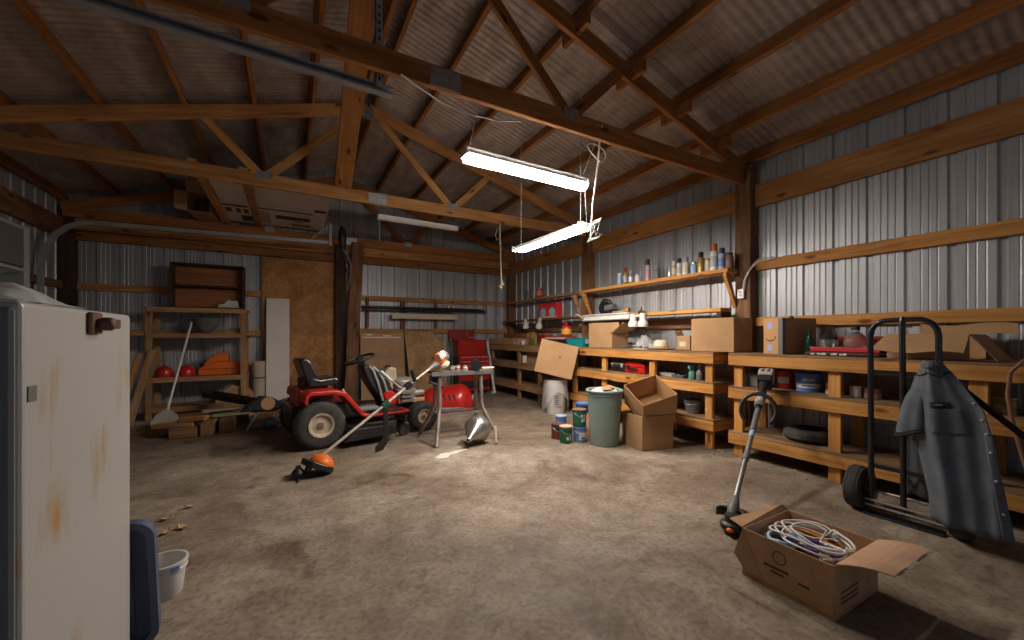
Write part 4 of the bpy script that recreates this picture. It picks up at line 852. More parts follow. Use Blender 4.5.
S('plastic_sheet','clear plastic sheet draped over the white bucket','sheet',B().grid(drape,44,10),film,loc=(3.60,5.07,0),smooth=60)
fc=T('cardboard_carton','flat carton tilted between the white bucket and the corner bench','carton',M=L(3.45,4.93,.605)@RZ(-36)@RX(-10)@RY(13),group=G)
carton(fc,.56,.10,.50,closed=False); P('front_panel',B().box(-.285,-.055,0,.285,-.05,.505),card,fc,bevel=.002); P('top_panel',B().box(-.285,-.05,.498,.285,.055,.505),card,fc); P('tear_mark',B().box(.03,-.0565,.28,.06,-.0545,.30),ink,fc)

# ---- trash can and paint pails
tcn=T('trash_can','tall grey-green plastic trash can beside the stacked cartons','trash can',(3.06,3.37,0)); P('can_body',B().lathe([(.145,0),(.155,.01),(.19,.55),(.19,.575),(.203,.58),(.208,.60),(.198,.61),(.185,.60),(.18,.55),(.14,.02),(0,.02)],36),trash_m,tcn,smooth=40); P('can_ridge',B().lathe([(.192,.545),(.197,.55),(.197,.56),(.192,.565)],36,caps=0),trash_m,tcn,smooth=40)
t=T('trash_bag','white bag and papers bulging from the trash can','bag',(3.06,3.37,.52)); P('bag_body',B().grid(lambda u,v:(.15*math.cos(2*PI*u)*math.sin(PI*(.03+.5*v))*(1+.08*math.sin(9*2*PI*u)),.15*math.sin(2*PI*u)*math.sin(PI*(.03+.5*v))*(1+.08*math.sin(7*2*PI*u)),.04+.06*math.cos(PI*.5*v)+.012*math.sin(u*40+v*9)),30,8),white_p,t,smooth=60)
P('paper_scrap',B().panel([(-.11,-.10,.095),(-.02,-.14,.10),(.0,-.06,.125),(-.08,-.03,.12)],.004),mat('rust_paper',(.5,.24,.12),.7),t); P('paper_scrap',B().panel([(.03,-.09,.11),(.12,-.06,.105),(.09,.03,.125),(.01,.0,.13)],.004),card,t)
def pail(label,loc,r,h,m,lidm,rz,deco):
    t=T('paint_pail',label,'paint pail',loc,rz,'paint pails beside the trash can'); P('pail_body',B().lathe([(r*.93,0),(r*.95,.006),(r,h*.93)],26),m,t,smooth=40); P('pail_lid',B().lathe([(r*1.02,h*.91),(r*1.05,h*.93),(r*1.05,h*.985),(r*.95,h),(r*.9,h*.985),(0,h*.985)],26),lidm,t,smooth=40)
    for (z0,z1,a0,a1,mm) in deco:
        P('pail_label',B().add([((r*(.95+.05*z/h)+.0025)*math.cos(R(a0+(a1-a0)*k/8)),(r*(.95+.05*z/h)+.0025)*math.sin(R(a0+(a1-a0)*k/8)),z) for z in (z0,z1) for k in range(9)],[(k,k+1,10+k,9+k) for k in range(8)]),mm,t)
    P('wire_handle',B().sweep([(r*1.0*math.cos(a),-r*1.06*math.sin(a)*1.0-.004,h*.80-.05*math.sin(a)) for a in [PI*k/12 for k in range(13)]],.003,6),galv,t,smooth=60); return t
w3=mat('label_white',(.7,.72,.70),.5)
pail('green pail with a tan lid, frontmost of the paint pails',(2.72,3.63,0),.072,.19,green,tan,0,[(.04,.075,240,262,w3),(.035,.09,275,285,w3),(.13,.14,200,320,dgreen)])
pail('blue pail carrying the green pail with white figures',(2.895,3.60,0),.078,.165,mat('pail_blue',(.16,.26,.55),.4),mat('pail_blue_lid',(.14,.22,.5),.4),0,[(.03,.11,225,300,w3),(.035,.06,245,285,mat('label_navy',(.02,.04,.14),.5))])
pail('green pail with white figures stacked on the blue pail',(2.90,3.61,.166),.078,.20,green,mottled('dirty_lid',(.3,.17,.09),(.1,.07,.05),12,.6),0,[(.12,.145,243,256,w3),(.12,.145,268,278,w3),(.06,.10,248,262,w3),(.065,.105,268,280,w3)])
pail('rusty red pail behind the tan-lidded green pail',(2.74,3.82,0),.072,.175,mat('rust_red',(.20,.05,.03),.6),mat('rust_lid',(.09,.05,.04),.6),0,[(.1,.14,200,290,dgreen)])
pail('small blue can standing behind the green and red pails',(2.90,3.97,.0),.065,.23,blue,lblue,0,[(.05,.08,230,300,w3)])
pail('navy pail at the back between the trash can and the bench',(3.20,3.92,0),.085,.37,dblue,blue,0,[(.2,.26,200,300,blue)])
t=T('orange_jug','orange jug mostly hidden behind the trash can and the green pail','jug',(3.16,3.70,0)); P('jug_body',B().lathe([(.06,0),(.07,.01),(.07,.25),(.03,.30),(.03,.33)],18),mat('jug_orange',(.65,.2,.07),.5),t,smooth=40); P('jug_cap',B().lathe([(.033,.31),(.033,.345),(0,.345)],14),white_p,t,smooth=40); P('jug_label',B().lathe([(.0708,.10),(.0708,.20)],18,caps=0),cream,t,smooth=40)

# ---- stacked cartons
c1=T('cardboard_carton','plain carton standing on the floor beside the trash can, bottom of two','carton',(3.42,3.09,0),-11,G); carton(c1,.39,.36,.36)
c2=T('cardboard_carton','open empty carton tipped into the top of the plain carton beside the trash can','carton',M=L(3.43,3.06,.515)@MX.Rotation(R(32),4,V((.667,-.745,0)))@RZ(-16)@L(0,0,-.13),group=G)
carton(c2,.40,.39,.26,th=.007)
# ================================================================== BACK WALL, LEFT SIDE, OVERHEAD
S('plywood_sheet','large brown plywood sheet fixed to the back wall behind the riding mower','panel',B().box(-.57,-.008,-1.27,.57,.008,1.285),osb,loc=(.15,8.03,1.275),bevel=.002)
solo_beam('leaning_plank','wide brown plank leaning upright on the back wall beside the big plywood sheet','plank',(.95,7.72,.0),(1.10,7.84,2.93),.035,.21,old_wood,up=(1,0,0))
t=T('foam_board','tall pale board leaning on the plywood sheet left of the mower seat','board',M=L(-.18,7.74,0)@RX(-7)); P('board_face',B().box(-.17,0,0,.17,.03,1.86),foam,t,bevel=.003); P('edge_strip',B().box(-.172,.004,0,-.17,.026,1.86),cream,t)
t=T('grey_tube','fat grey tube with a dark seam standing between the shelf unit and the pale board','tube',(-.455,7.83,0)); P('tube_wall',B().lathe([(.085,0),(.093,0),(.093,.78),(.085,.78),(.085,0)],26),tubec,t,smooth=40); P('dark_band',B().lathe([(.0932,.50),(.095,.505),(.095,.515),(.0932,.52)],26,caps=0),black,t)
t=T('plywood_offcut','small plywood offcut leaning right of the pale board','board',M=L(.10,7.70,0)@RX(-10)); P('offcut_face',B().prism([(-.09,0),(.12,0),(.12,.38),(-.05,.38),(-.09,.30)],0,.015,'y'),osb2,t); P('edge_strip',B().box(.12,0,0,.123,.015,.38),cream,t)
t=T('brown_sheet','brown sheet with torn white strips along its top, leaning behind the steering wheel','board',M=L(1.58,7.84,0)@RX(-6)); P('sheet_face',B().box(-.42,0,0,.40,.018,1.26),mottled('hardboard',(.42,.24,.125),(.50,.31,.17),5,.7),t,bevel=.002)
P('white_strip',B().box(-.38,-.002,1.17,.34,0,1.19),white_p,t); P('white_strip',B().box(-.30,-.002,1.22,-.20,0,1.245),white_p,t); P('white_strip',B().box(.0,-.002,1.20,.14,0,1.22),white_p,t); P('seam_line',B().box(-.42,-.0015,.80,.40,0,.812),grey_wood,t)
t=T('plywood_sheet','pale plywood sheet leaning with a slanted edge behind the trimmer handle','board',M=L(2.34,7.76,0)@RX(-8)); P('sheet_face',B().prism([(-.26,0),(.34,0),(.36,1.10),(.20,1.30),(-.36,1.32)],0,.015,'y'),osb2,t); P('sheet_edge',B().panel([(-.263,0,0),(-.263,.015,0),(-.363,.015,1.32),(-.363,0,1.32)],.003),dark_wood,t)
t=T('plywood_sheet','narrow plywood sheet behind the slanted one, beside the tool chest','board',M=L(2.70,7.90,0)@RX(-4)); P('sheet_face',B().box(-.16,0,0,.13,.015,1.17),osb2,t); P('sheet_edge',B().box(.13,0,0,.136,.016,1.17),white_p,t)
t=T('green_hose','green strip standing at the left side of the tool chest','hose',(2.90,7.70,0)); P('hose_length',B().sweep([(0,.0,.0),(0,.01,.5),(.01,.05,1.0),(.0,.08,1.1)],.016,10),mat('hose_green',(.05,.16,.11),.5),t,smooth=60); P('hose_end',B().cyl((0,.08,1.1),(-.005,.095,1.14),.02,n=10),brass,t,smooth=40)
# dark pipes and the white light fixture on the back wall
for i,(z,y,x0,x1,r,lb) in enumerate([(1.765,7.975,1.18,3.70,.022,'upper dark pipe of the bundle lying along the back wall'),(1.708,7.975,1.2,3.0,.022,'lower dark pipe of the bundle above the white light fixture'),(1.735,7.93,2.9,3.78,.026,'thick short dark pipe at the right end of the bundle')]):
    t=T('iron_pipe',lb,'pipe',((x0+x1)/2,y,z),0,'dark pipes on the back wall'); h=(x1-x0)/2
    P('pipe_tube',B().cyl((-h,0,0),(h,0,0),r,n=12),blackm,t,smooth=40); P('pipe_collar',B().cyl((h-.06,0,0),(h,0,0),r+.006,n=12),grey,t,smooth=40)
for x,lb in ((1.30,'left wooden peg bracket carrying the dark pipes'),(2.66,'right wooden peg bracket carrying the dark pipes')):
    t=T('peg_bracket',lb,'bracket',(x,8.06,1.69),0,'peg brackets on the back wall'); P('peg_arm',B().box(-.02,-.17,-.03,.02,-.02,.0),old_wood,t); P('peg_plate',B().box(-.03,-.045,-.32,.03,-.016,.25),old_wood,t)
for x,lb in ((2.92,'left small white cup on the dark pipes'),(3.02,'right small white cup on the dark pipes')):
    t=T('white_cup',lb,'cup',(x,7.972,1.788),0,'small white cups on the pipes'); P('cup_body',B().lathe([(.028,0),(.034,.06),(.030,.06),(.025,.006),(0,.006)],16),white_p,t,smooth=40); P('cup_rim',B().lathe([(.034,.055),(.037,.06),(.034,.064)],16,caps=0),cream,t,smooth=40)
t=T('spare_light_fixture','long off-white light fixture hung flat below the dark pipes on the back wall','light fixture',(2.40,7.92,1.54)); P('housing',B().prism([(-.05,0),(.03,.0),(.03,.11),(-.03,.11),(-.06,.07)],-.66,.66,'x'),cream,t,bevel=.004)
for s in (-1,1): P('end_cap',B().box(s*.66-.006,-.062,-.002,s*.66+.006,.032,.112),white_p,t)
P('ridge',B().box(-.65,-.066,.062,.65,-.058,.076),white_p,t)

# ---- wooden shelf unit at the left
su=T('shelf_unit','open wooden shelf unit against the back wall with helmets and an orange case','shelf unit',(-1.18,7.68,0))
for z,a in ((1.615,0),(1.24,.04),(.60,0),(.17,0)):
    for y in (-.16,0,.16): P('shelf_board',B().box(-.615-a*3,y-.075,z-.028,.60+a*2,y+.075,z),shelf_wood,su,bevel=.003,M=L(0,0,0))
    P('shelf_edge',B().box(-.60,-.262,z-.07,.58,-.236,z-.0),shelf_wood,su,bevel=.003)
for x in (-.575,.545):
    for y in (-.225,.20): beam('upright',(-1.18+x,7.68+y+.0,0),(-1.18+x,7.68+y,1.585),.075,.045,shelf_wood,su,up=(0,1,0))
for x in (-.50,.50):
    beam('cross_cleat',(-1.18+x,7.45,.545),(-1.18+x,7.90,.545),.04,.06,shelf_wood,su)
bc=T('bookcase','dark red-brown two-tier bookcase set on top of the shelf unit','bookcase',(-1.10,7.75,1.617))
P('side_panel',B().box(-.46,-.12,0,-.435,.12,.69),dark_wood,bc,bevel=.003); P('side_panel',B().box(.435,-.12,0,.46,.12,.69),dark_wood,bc,bevel=.003)
P('back_panel',B().box(-.435,.10,.02,.435,.115,.67),brown_board,bc)
for z,nm in ((0,'bottom_board'),(.335,'shelf_board'),(.662,'top_board')): P(nm,B().box(-.435,-.12,z,.435,.10,z+.028),dark_wood,bc,bevel=.003)
t=T('pale_shoe','pale shoe-shaped ornament on the bookcase bottom shelf','ornament',(-.85,7.68,1.646),5); P('shoe_upper',B().prism([(-.13,.02),(-.13,.05),(-.06,.06),(-.01,.115),(.02,.13),(.045,.10),(.06,.115),(.12,.105),(.13,.06),(.13,.02)],-.04,.04,'y'),mottled('pale_mint',(.62,.63,.52),(.42,.45,.36),14,.6),t,bevel=.015,seg=2,smooth=60); P('shoe_sole',B().box(-.14,-.045,0,.14,.045,.022),cream,t,bevel=.008); P('dark_opening',B().ell((.045,0,.112),.035,.03,.012),black,t,smooth=60)
t=T('grey_bowl','round grey bowl on the second shelf of the wooden unit','bowl',(-1.13,7.66,1.242)); P('bowl_body',B().lathe([(.06,0),(.07,.01),(.10,.04),(.155,.12),(.175,.21),(.185,.22),(.18,.23),(.165,.21),(.14,.12),(.09,.05),(0,.04)],28),mottled('bowl_grey',(.20,.20,.185),(.13,.13,.12),8,.5,.2),t,smooth=50); P('bowl_rim',B().lathe([(.18,.215),(.19,.222),(.18,.23)],28,caps=0),mgrey,t,smooth=50)
for i,(z,w,dx) in enumerate([(0,.11,0),(.042,.09,.01)]):
    solo_beam('wood_offcut',['bottom wood offcut at the right end of the second shelf','top wood offcut at the right end of the second shelf'][i],'wood offcut',(-.74+dx-w,7.62,1.262+z),(-.74+dx+w,7.60,1.262+z),.09,.04,shelf_wood,'wood offcuts on the second shelf')
def hardhat(label,loc,rz):
    t=T('hard_hat',label,'hard hat',loc,rz,'red hard hats'); P('hat_shell',B().lathe([(.105,.0),(.11,.02),(.106,.08),(.085,.125),(.047,.15),(0,.157)],26),red,t,smooth=60); P('hat_brim',B().prism([(.12*math.cos(2*PI*k/24)+(.02 if math.cos(2*PI*k/24)<0 else 0)*-1,.118*math.sin(2*PI*k/24)) for k in range(24)],0,.012,'z'),red,t,bevel=.003); P('hat_ridge',B().sweep([(.10,0,.06),(.07,0,.125),(0,0,.159),(-.07,0,.125),(-.10,0,.06)],.014,8),red_tool,t,smooth=60)
hardhat('left red hard hat on the shelf of the wooden unit',(-1.615,7.60,.602),60); hardhat('right red hard hat, between the broom handle and the orange case',(-1.355,7.58,.602),40)
t=T('orange_case','orange wedge-shaped machine case on the shelf right of the hard hats','case',(-.90,7.70,.602),-2)
P('case_body',B().prism([(-.31,.0),(.30,.0),(.30,.19),(.10,.21),(.07,.20),(-.10,.20),(-.31,.11)],-.12,.12,'y'),orange2,t,bevel=.012,seg=2); P('case_hump',B().prism([(-.26,.12),(-.10,.20),(.06,.20),(.05,.335),(-.10,.325),(-.22,.22)],-.09,.09,'y'),orange2,t,bevel=.012,seg=2); P('case_end',B().box(.245,-.122,.05,.302,.122,.195),orange,t,bevel=.006); P('seam_line',B().box(-.31,-.1225,.085,.25,-.119,.095),mat('seam_rust',(.22,.05,.01),.6),t)
t=T('brown_crate','brown crate with a peaked top on the floor shelf of the wooden unit','crate',(-.72,7.56,.171)); P('crate_body',B().prism([(-.28,0),(.20,0),(.22,.10),(.16,.19),(-.06,.27),(-.10,.25),(-.26,.12)],-.08,.10,'y'),card_old,t,bevel=.006)
P('crate_slot',B().box(-.20,-.082,.095,.18,-.079,.105),dark_wood,t)
# black gutter lying across
t=T('black_trough','long black trough lying slanted from the shelf unit to the lumber pile','trough',M=beam_m((-1.06,7.27,.335),(-.34,6.62,.232))[0]); ln=beam_m((-1.06,7.27,.335),(-.34,6.62,.232))[1]
P('trough_channel',B().prism([(-.09,.06),(-.07,-.03),(.07,-.03),(.09,.06),(.08,.06),(.062,-.02),(-.062,-.02),(-.08,.06)],0,ln,'x'),vinyl,t,bevel=.004); P('trough_end',B().box(ln-.01,-.085,-.03,ln,.085,.055),card_old,t); P('trough_end',B().box(0,-.085,-.03,.01,.085,.055),black,t)
# broom leaning
br=T('push_broom','push broom with a white handle leaning on the shelf unit above the lumber','broom',(-1.32,6.34,.14)); 
P('broom_handle',B().cyl((-1.33,6.36,.25),(-1.26,7.38,1.40),.014,n=10),white_p,br,world=True,smooth=40); P('broom_block',B().prism([(-.13,.0),(.13,.0),(.10,.07),(.02,.13),(-.02,.13),(-.10,.07)],-.03,.03,'y',).xf(L(-1.33,6.33,.165)@RX(-20)),foam_grey,br,world=True,bevel=.005); P('bristles',B().box(-.13,-.035,-.05,.13,.035,.005).xf(L(-1.33,6.32,.165)@RX(-20)),beige,br,world=True); P('broom_socket',B().cyl((-1.33,6.35,.23),(-1.326,6.42,.31),.02,n=10),lgrey,br,world=True)
# boards leaning on the unit
solo_beam('leaning_board','long board leaning against the left end of the shelf unit, nearer the cabinet','board',(-1.98,7.0,.02),(-1.83,7.36,.95),.035,.075,shelf_wood,'boards leaning on the shelf unit',up=(1,0,0))
solo_beam('leaning_board','long board leaning against the left end of the shelf unit, nearer its post','board',(-1.84,6.98,.02),(-1.70,7.37,1.0),.035,.08,shelf_wood,'boards leaning on the shelf unit',up=(1,0,0))
# lumber pile
lum=[('thick square post end, rightmost of the pale blocks in the lumber pile',(-.69,6.02,.085),(-.69,6.5,.085),.15,.17,old_wood),
('thick square post end left of the rightmost one in the lumber pile',(-.87,5.93,.08),(-.87,6.5,.08),.13,.155,shelf_wood),
('long timber lying crosswise at the very front of the lumber pile',(-1.23,6.00,.058),(-.96,6.0,.058),.10,.11,shelf_wood),
('dark timber under the left end of the lumber pile',(-1.44,6.22,.05),(-1.02,6.20,.05),.18,.10,dark_wood),
('short timber block above the crosswise one, below the broom',(-1.42,6.20,.125),(-1.02,6.14,.125),.12,.048,shelf_wood),
('pale board end on top of the pile, right of the broom head',(-1.16,6.22,.175),(-.90,6.14,.19),.12,.05,pine),
('grey board lying lengthwise in the middle of the lumber pile',(-1.0,6.45,.225),(-.40,6.62,.225),.12,.035,grey_wood),
('greenish plank on top of the square post ends',(-.86,6.25,.19),(-.48,6.30,.19),.14,.03,mat('green_wood',(.24,.22,.12),.8)),
('old board at the back of the lumber pile under the shelf unit',(-1.55,6.7,.05),(-.5,6.8,.05),.16,.09,old_wood),
('brown board on the back of the lumber pile',(-1.5,6.75,.13),(-.98,6.78,.13),.2,.05,old_wood),
('board sticking out at the far left of the lumber pile',(-1.75,6.5,.021),(-1.47,6.45,.021),.12,.04,shelf_wood)]
for lb,p0,p1,w_,h_,m_ in lum: solo_beam('lumber_offcut',lb,'lumber',p0,p1,w_,h_,m_,'lumber pile before the shelf unit',bevel=.006)
t=T('cardboard_carton','low carton on the floor between the lumber pile and the mower, blue bag in front','carton',(-.22,6.30,0),-6,G); carton(t,.46,.30,.20,m=card_old,flaps=(('-y',.10,-60),))
t=T('blue_bag','crumpled bluish plastic bag in front of the low carton by the mower','bag',(-.21,6.04,0)); P('bag_film',B().ell((0,0,.075),.10,.06,.075,14,10),mottled('blue_film',(.16,.22,.34),(.06,.09,.16),14,.3),t,smooth=60); P('bag_knot',B().ell((.02,0,.15),.02,.02,.03),lblue,t,smooth=60)
t=T('power_saw','black power saw with a round wooden-coloured face lying on the low carton','power tool',(-.30,6.33,.205),12); P('saw_body',B().prism([(-.28,0),(.20,0),(.26,.05),(.10,.15),(-.05,.19),(-.18,.10)],-.06,.06,'y'),black,t,bevel=.012); P('round_face',B().lathe([(.085,-.004),(.085,.004),(0,.006)],22,axis='y',c=(.03,-.065,.085)),card,t,smooth=40); P('handle',B().sweep([(.15,0,.08),(.28,0,.12),(.34,0,.06)],.022,8),vinyl,t,smooth=60)
t=T('grey_rod','thin bluish rod leaning on the low carton beside the lumber','rod',(-.48,5.98,0)); P('rod_shaft',B().cyl((0,0,.005),(.10,.12,.19),.011,n=8),lblue,t); P('rod_tip',B().cyl((.10,.12,.19),(.108,.13,.205),.015,n=8),grey,t)

# ---- loft boards and cartons on the truss chords
for x,lb in ((-.905,'left loft board laid across the truss chords under the flat cartons'),(-.45,'right loft board laid across the truss chords under the flat cartons')):
    solo_beam('loft_board',lb,'board',(x,5.295,3.053),(x,8.02,3.053),.09,.037,pine,'loft boards')
pw=mottled('carton_white',(.68,.62,.55),(.58,.52,.45),3,.8)
def loftbox(label,x0,x1,y0,y1,z,h,marks,rz=0):
    t=T('cardboard_carton',label,'carton',((x0+x1)/2,(y0+y1)/2,z),rz,G); a=(x1-x0)/2;c=(y1-y0)/2
    P('carton_body',B().box(-a,-c-.28,0,a,c,h),pw,t,bevel=.006)
    for q in marks:
        P('print_block',B().box(q[0]*a,q[1]*c,-.0015,q[2]*a,q[3]*c,-.0002),q[4],t)
    return t
br_=mat('print_brown',(.07,.045,.035),.8); pk=mat('print_pinkish',(.42,.30,.24),.8); pr_=mat('print_red',(.28,.07,.05),.8)
loftbox('flat printed carton lying overhead between the two left loft boards',-.86,-.465,6.05,7.88,3.074,.10,[(-.9,-.1,.6,0,br_),(-.85,.1,-.45,.35,br_),(-.2,.1,.1,.35,br_),(.3,.1,.6,.35,br_),(.0,.5,.75,.85,br_)],0)
loftbox('flat printed carton lying overhead right of the loft boards, by the ridge brace',-.46,.50,6.05,7.88,3.074,.10,[(-.9,-.12,.6,-.05,br_),(-.1,.05,.8,.10,pk),(-.45,.2,.55,.45,br_),(.1,.5,.35,.58,pr_),(.0,.65,.6,.85,mat('print_olive',(.25,.17,.07),.8)),(.62,-.4,.95,-.25,br_),(-.95,.1,-.6,.8,pk)],0)
t=T('cardboard_carton','small open carton lying on its side overhead at the left of the flat cartons','carton',M=L(-1.13,7.88,3.036+.14)@RZ(-6)@RX(90),group=G); carton(t,.28,.28,.50,th=.007,flaps=(('+y',.16,25),('-x',.14,20)))

# ---- overhead door tracks
def track(label,y,pts,name='door_track'):
    t=T(name,label,'door track',(pts[0][0],y,pts[-1][2]),0,'overhead door tracks')
    b=B(); N_=len(pts); prof=[(-.028,-.026),(.028,-.026),(.028,-.014),(.023,-.014),(.023,-.021),(-.023,-.021),(-.023,.021),(.023,.021),(.023,.014),(.028,.014),(.028,.026),(-.028,.026)]
    P3=[V(p) for p in pts]; vs=[]
    for i,p in enumerate(P3):
        tt=((P3[min(i+1,N_-1)]-P3[max(i-1,0)])).normalized(); side=V((0,1,0)); nn=side.cross(tt)
        for q in prof: vs.append(tuple(p+nn*q[1]+side*q[0]*(1 if y<5 else -1)*-1))
    n=len(prof)
    b.add(vs,[(i*n+k,i*n+(k+1)%n,(i+1)*n+(k+1)%n,(i+1)*n+k) for i in range(N_-1) for k in range(n)]+[tuple(range(n))[::-1],tuple(range((N_-1)*n,N_*n))])
    P('track_rail',b,track_steel,t,world=True,smooth=30); return t
far=[(-2.745,7.27,.02),(-2.745,7.27,1.85),(-2.735,7.27,2.13),(-2.69,7.27,2.33),(-2.61,7.27,2.50),(-2.50,7.27,2.61),(-2.38,7.27,2.665),(-2.2,7.27,2.69),(-1.0,7.27,2.715),(.59,7.27,2.75)]
tf=track('far overhead door track curving up from the left wall toward the leaning plank',7.27,far)
near=[(p[0],2.72,p[2]+.0) for p in far[:-3]]+[(-2.2,2.72,2.76),(-1.0,2.72,2.84),(.60,2.72,2.825)]
near=[(-2.745,2.72,.02),(-2.745,2.72,1.9),(-2.735,2.72,2.2),(-2.69,2.72,2.42),(-2.61,2.72,2.59),(-2.50,2.72,2.71),(-2.38,2.72,2.79),(-2.2,2.72,2.835),(-1.0,2.72,2.85),(.60,2.72,2.825)]
tn=track('near overhead door track running under the nearest truss at the upper left',2.72,near)
def hanger(t,x,y,z0,z1):
    P('hanger_angle',B().box(x-.022,y-.003,z0,x+.022,y+.003,z1).box(x-.022,y-.003,z0,x-.018,y+.04,z1),track_steel,t,world=True)
    z=z0+.03
    while z<z1-.02:
        P('slot',B().box(x-.006,y-.0045,z,x+.008,y-.0028,z+.022),black,t,world=True); z+=.052
hanger(tn,.505,2.678,2.83,3.98); hanger(tf,.585,7.22,2.70,3.06)
P('hanger_brace',B().cyl((.585,7.24,3.05),(.30,7.24,2.78),.008,n=6),track_steel,tf,world=True)
# dark bundle by the leaning plank
t=T('dark_bundle','dark strap bundle hanging by the end of the far door track','strap bundle',(.78,7.35,2.72)); P('bundle_cloth',B().ell((0,0,.16),.07,.06,.20,12,8),black,t,smooth=60); P('strap_tail',B().sweep([(.0,0,.0),(.02,.05,-.15),(.08,.15,-.4)],.012,6),shirt_d,t,smooth=60)
b=B().sweep([(.80,7.45,2.70),(.88,7.50,2.62),(.95,7.55,2.45),(.93,7.6,2.2),(.88,7.62,2.0)],.010,6)
tag(P('wall_cable',b,lgrey,None,world=True,M=L(.88,7.5,2.4),smooth=60),'pale cable looping down beside the leaning plank on the back wall','cable')

# ---- hanging ropes and cords
def rope(name,label,pts,r,m,cat='rope',extra=None):
    t=T(name,label,cat,pts[0]); P(name+'_length' if False else 'strand',B().sweep(pts,r,6),m,t,world=True,smooth=60)
    if extra: P(extra[0],extra[1],extra[2],t,world=True,smooth=60)
    return t
k=B().sweep([(2.76,5.28,2.02),(2.79,5.27,1.97),(2.74,5.29,1.95),(2.77,5.28,1.91)],.022,8)
rope('hanging_rope','pale rope with a knotted end hanging from the middle truss near the corner',[(2.75,5.30,2.90),(2.745,5.29,2.7),(2.755,5.29,2.4),(2.76,5.285,2.2),(2.765,5.28,1.93)],.013,rope_m,extra=('knot',k,rope_m))
lp=B().sweep([(2.70,5.28,2.80),(2.66,5.28,2.70),(2.70,5.28,2.62),(2.75,5.28,2.68)],.008,6); P('loop',lp,rope_m,bpy.data.objects['hanging_rope'],world=True,smooth=60)
hc=T('light_cord','white cord looped from the nearest truss down past both lit lights','cord',(2.33,2.64,2.89)); 
P('strand',B().sweep([(2.33,2.60,3.0),(2.335,2.63,2.9),(2.36,2.68,2.72),(2.39,2.75,2.55),(2.40,2.80,2.4),(2.41,2.82,2.28),(2.40,2.84,2.18)],.009,6),cable_w,hc,world=True,smooth=60)
P('loop',B().sweep([(2.34+.09*math.cos(a)+.02*math.sin(2*a),2.66+.05*math.sin(a),2.79+.10*math.sin(a)) for a in [2*PI*i/20 for i in range(20)]],.005,6,closed=True),cable_w,hc,world=True,smooth=60)
P('tangle',B().sweep([(2.42+.06*math.sin(i*1.7),2.80+.04*math.cos(i*2.3),2.24-.010*i+.05*math.sin(i*2.1)) for i in range(16)],.009,6),cable_w,hc,world=True,smooth=60)
rope('sagging_wire','thin pale wire sagging under the nearest truss toward the first lit light',[(.62,2.57,2.875),(.75,2.62,2.86),(.95,2.72,2.86),(1.2,2.80,2.885),(1.45,2.85,2.93),(1.7,2.87,3.0)],.006,cable_w,'wire')
def chains(t,pts):
    for p0,p1 in pts: P('hanging_wire',B().cyl(p0,p1,.004,n=6),lgrey,t,world=True)
chains(LA_,[((1.22,2.87,2.66),(1.22,2.66,3.0)),((2.36,2.90,2.66),(2.36,2.66,3.0))])
chains(LB_,[((2.50,4.25,2.31),(2.50,4.25,3.62)),((2.545,3.15,2.31),(2.545,3.15,3.62)),((2.60,3.12,2.31),(2.43,2.95,2.62))])
chains(LC_,[((1.14,5.90,2.96),(.98,5.34,3.02)),((2.28,5.95,2.96),(2.10,5.34,3.0))])
P('pull_chain',B().cyl((1.12,5.90,2.89),(1.12,5.90,2.56),.004,n=6),white_p,LC_,world=True)
P('cord',B().sweep([(.62,5.29,3.06),(.9,5.29,3.10),(1.05,5.5,3.06),(1.1,5.85,2.97)],.007,6),black,LC_,world=True,smooth=60)
# ================================================================== FOREGROUND
cb=T('metal_cabinet','rust-stained white metal cabinet close to the camera at the left edge','cabinet',(-.80,1.575,0))
P('cabinet_body',B().box(-.30,-.325,.03,.30,.343,1.275),rusty,cb,bevel=.012,seg=3)
dr=P('cabinet_door',B().box(-.295,-.345,.06,.295,-.328,1.26),gpanel,cb,bevel=.006)  # front panel coloured a darker grey than the white body
P('door_plate',B().box(.12,-.352,.83,.27,-.345,1.0),grey,dr,bevel=.004); P('door_latch',B().lathe([(.012,0),(.016,-.012),(0,-.014)],14,axis='y',c=(.25,-.346,.62)),steel,dr,smooth=40)
lt=P('latch',B().box(.300,-.015,1.205,.312,.06,1.268),mottled('rusty_brown',(.10,.05,.03),(.17,.09,.055),20,.6,.4),cb,bevel=.004); P('latch_knob',B().lathe([(.017,0),(.02,.012),(.02,.028),(.012,.036),(0,.036)],14,axis='x',c=(.312,.03,1.235)).box(.318,.028,1.222,.345,.085,1.250),lt.data.materials[0],lt,smooth=40,bevel=.003)
P('name_plate',B().box(.300,-.305,1.055,.3025,-.27,1.09),grey,cb,bevel=.001); P('base_plinth',B().box(-.28,-.31,0,.28,.33,.03),black,cb)
pb_=T('plastic_bag','crumpled clear plastic bag with green print on top of the white cabinet','bag',(-.73,1.45,1.276),0)
P('bag_film',B().grid(lambda u,v:(-.22+.42*u+.015*math.sin(v*21),-.17+.36*v+.012*math.sin(u*17),.004+max(0,math.sin(PI*u)**.6*math.sin(PI*v)**.6)*(.060+.016*math.sin(u*19+v*7)+.014*math.sin(v*23-u*5))),26,26),mat('bag_film',(.75,.77,.76),.3,alpha=.62),pb_,smooth=60)
P('green_print',B().grid(lambda u,v:(.02+.16*u,-.12+.07*v,.068+.012*math.sin(u*5+v*3)),6,4),mat('green_print',(.12,.36,.16),.4,alpha=.6),pb_,smooth=60)
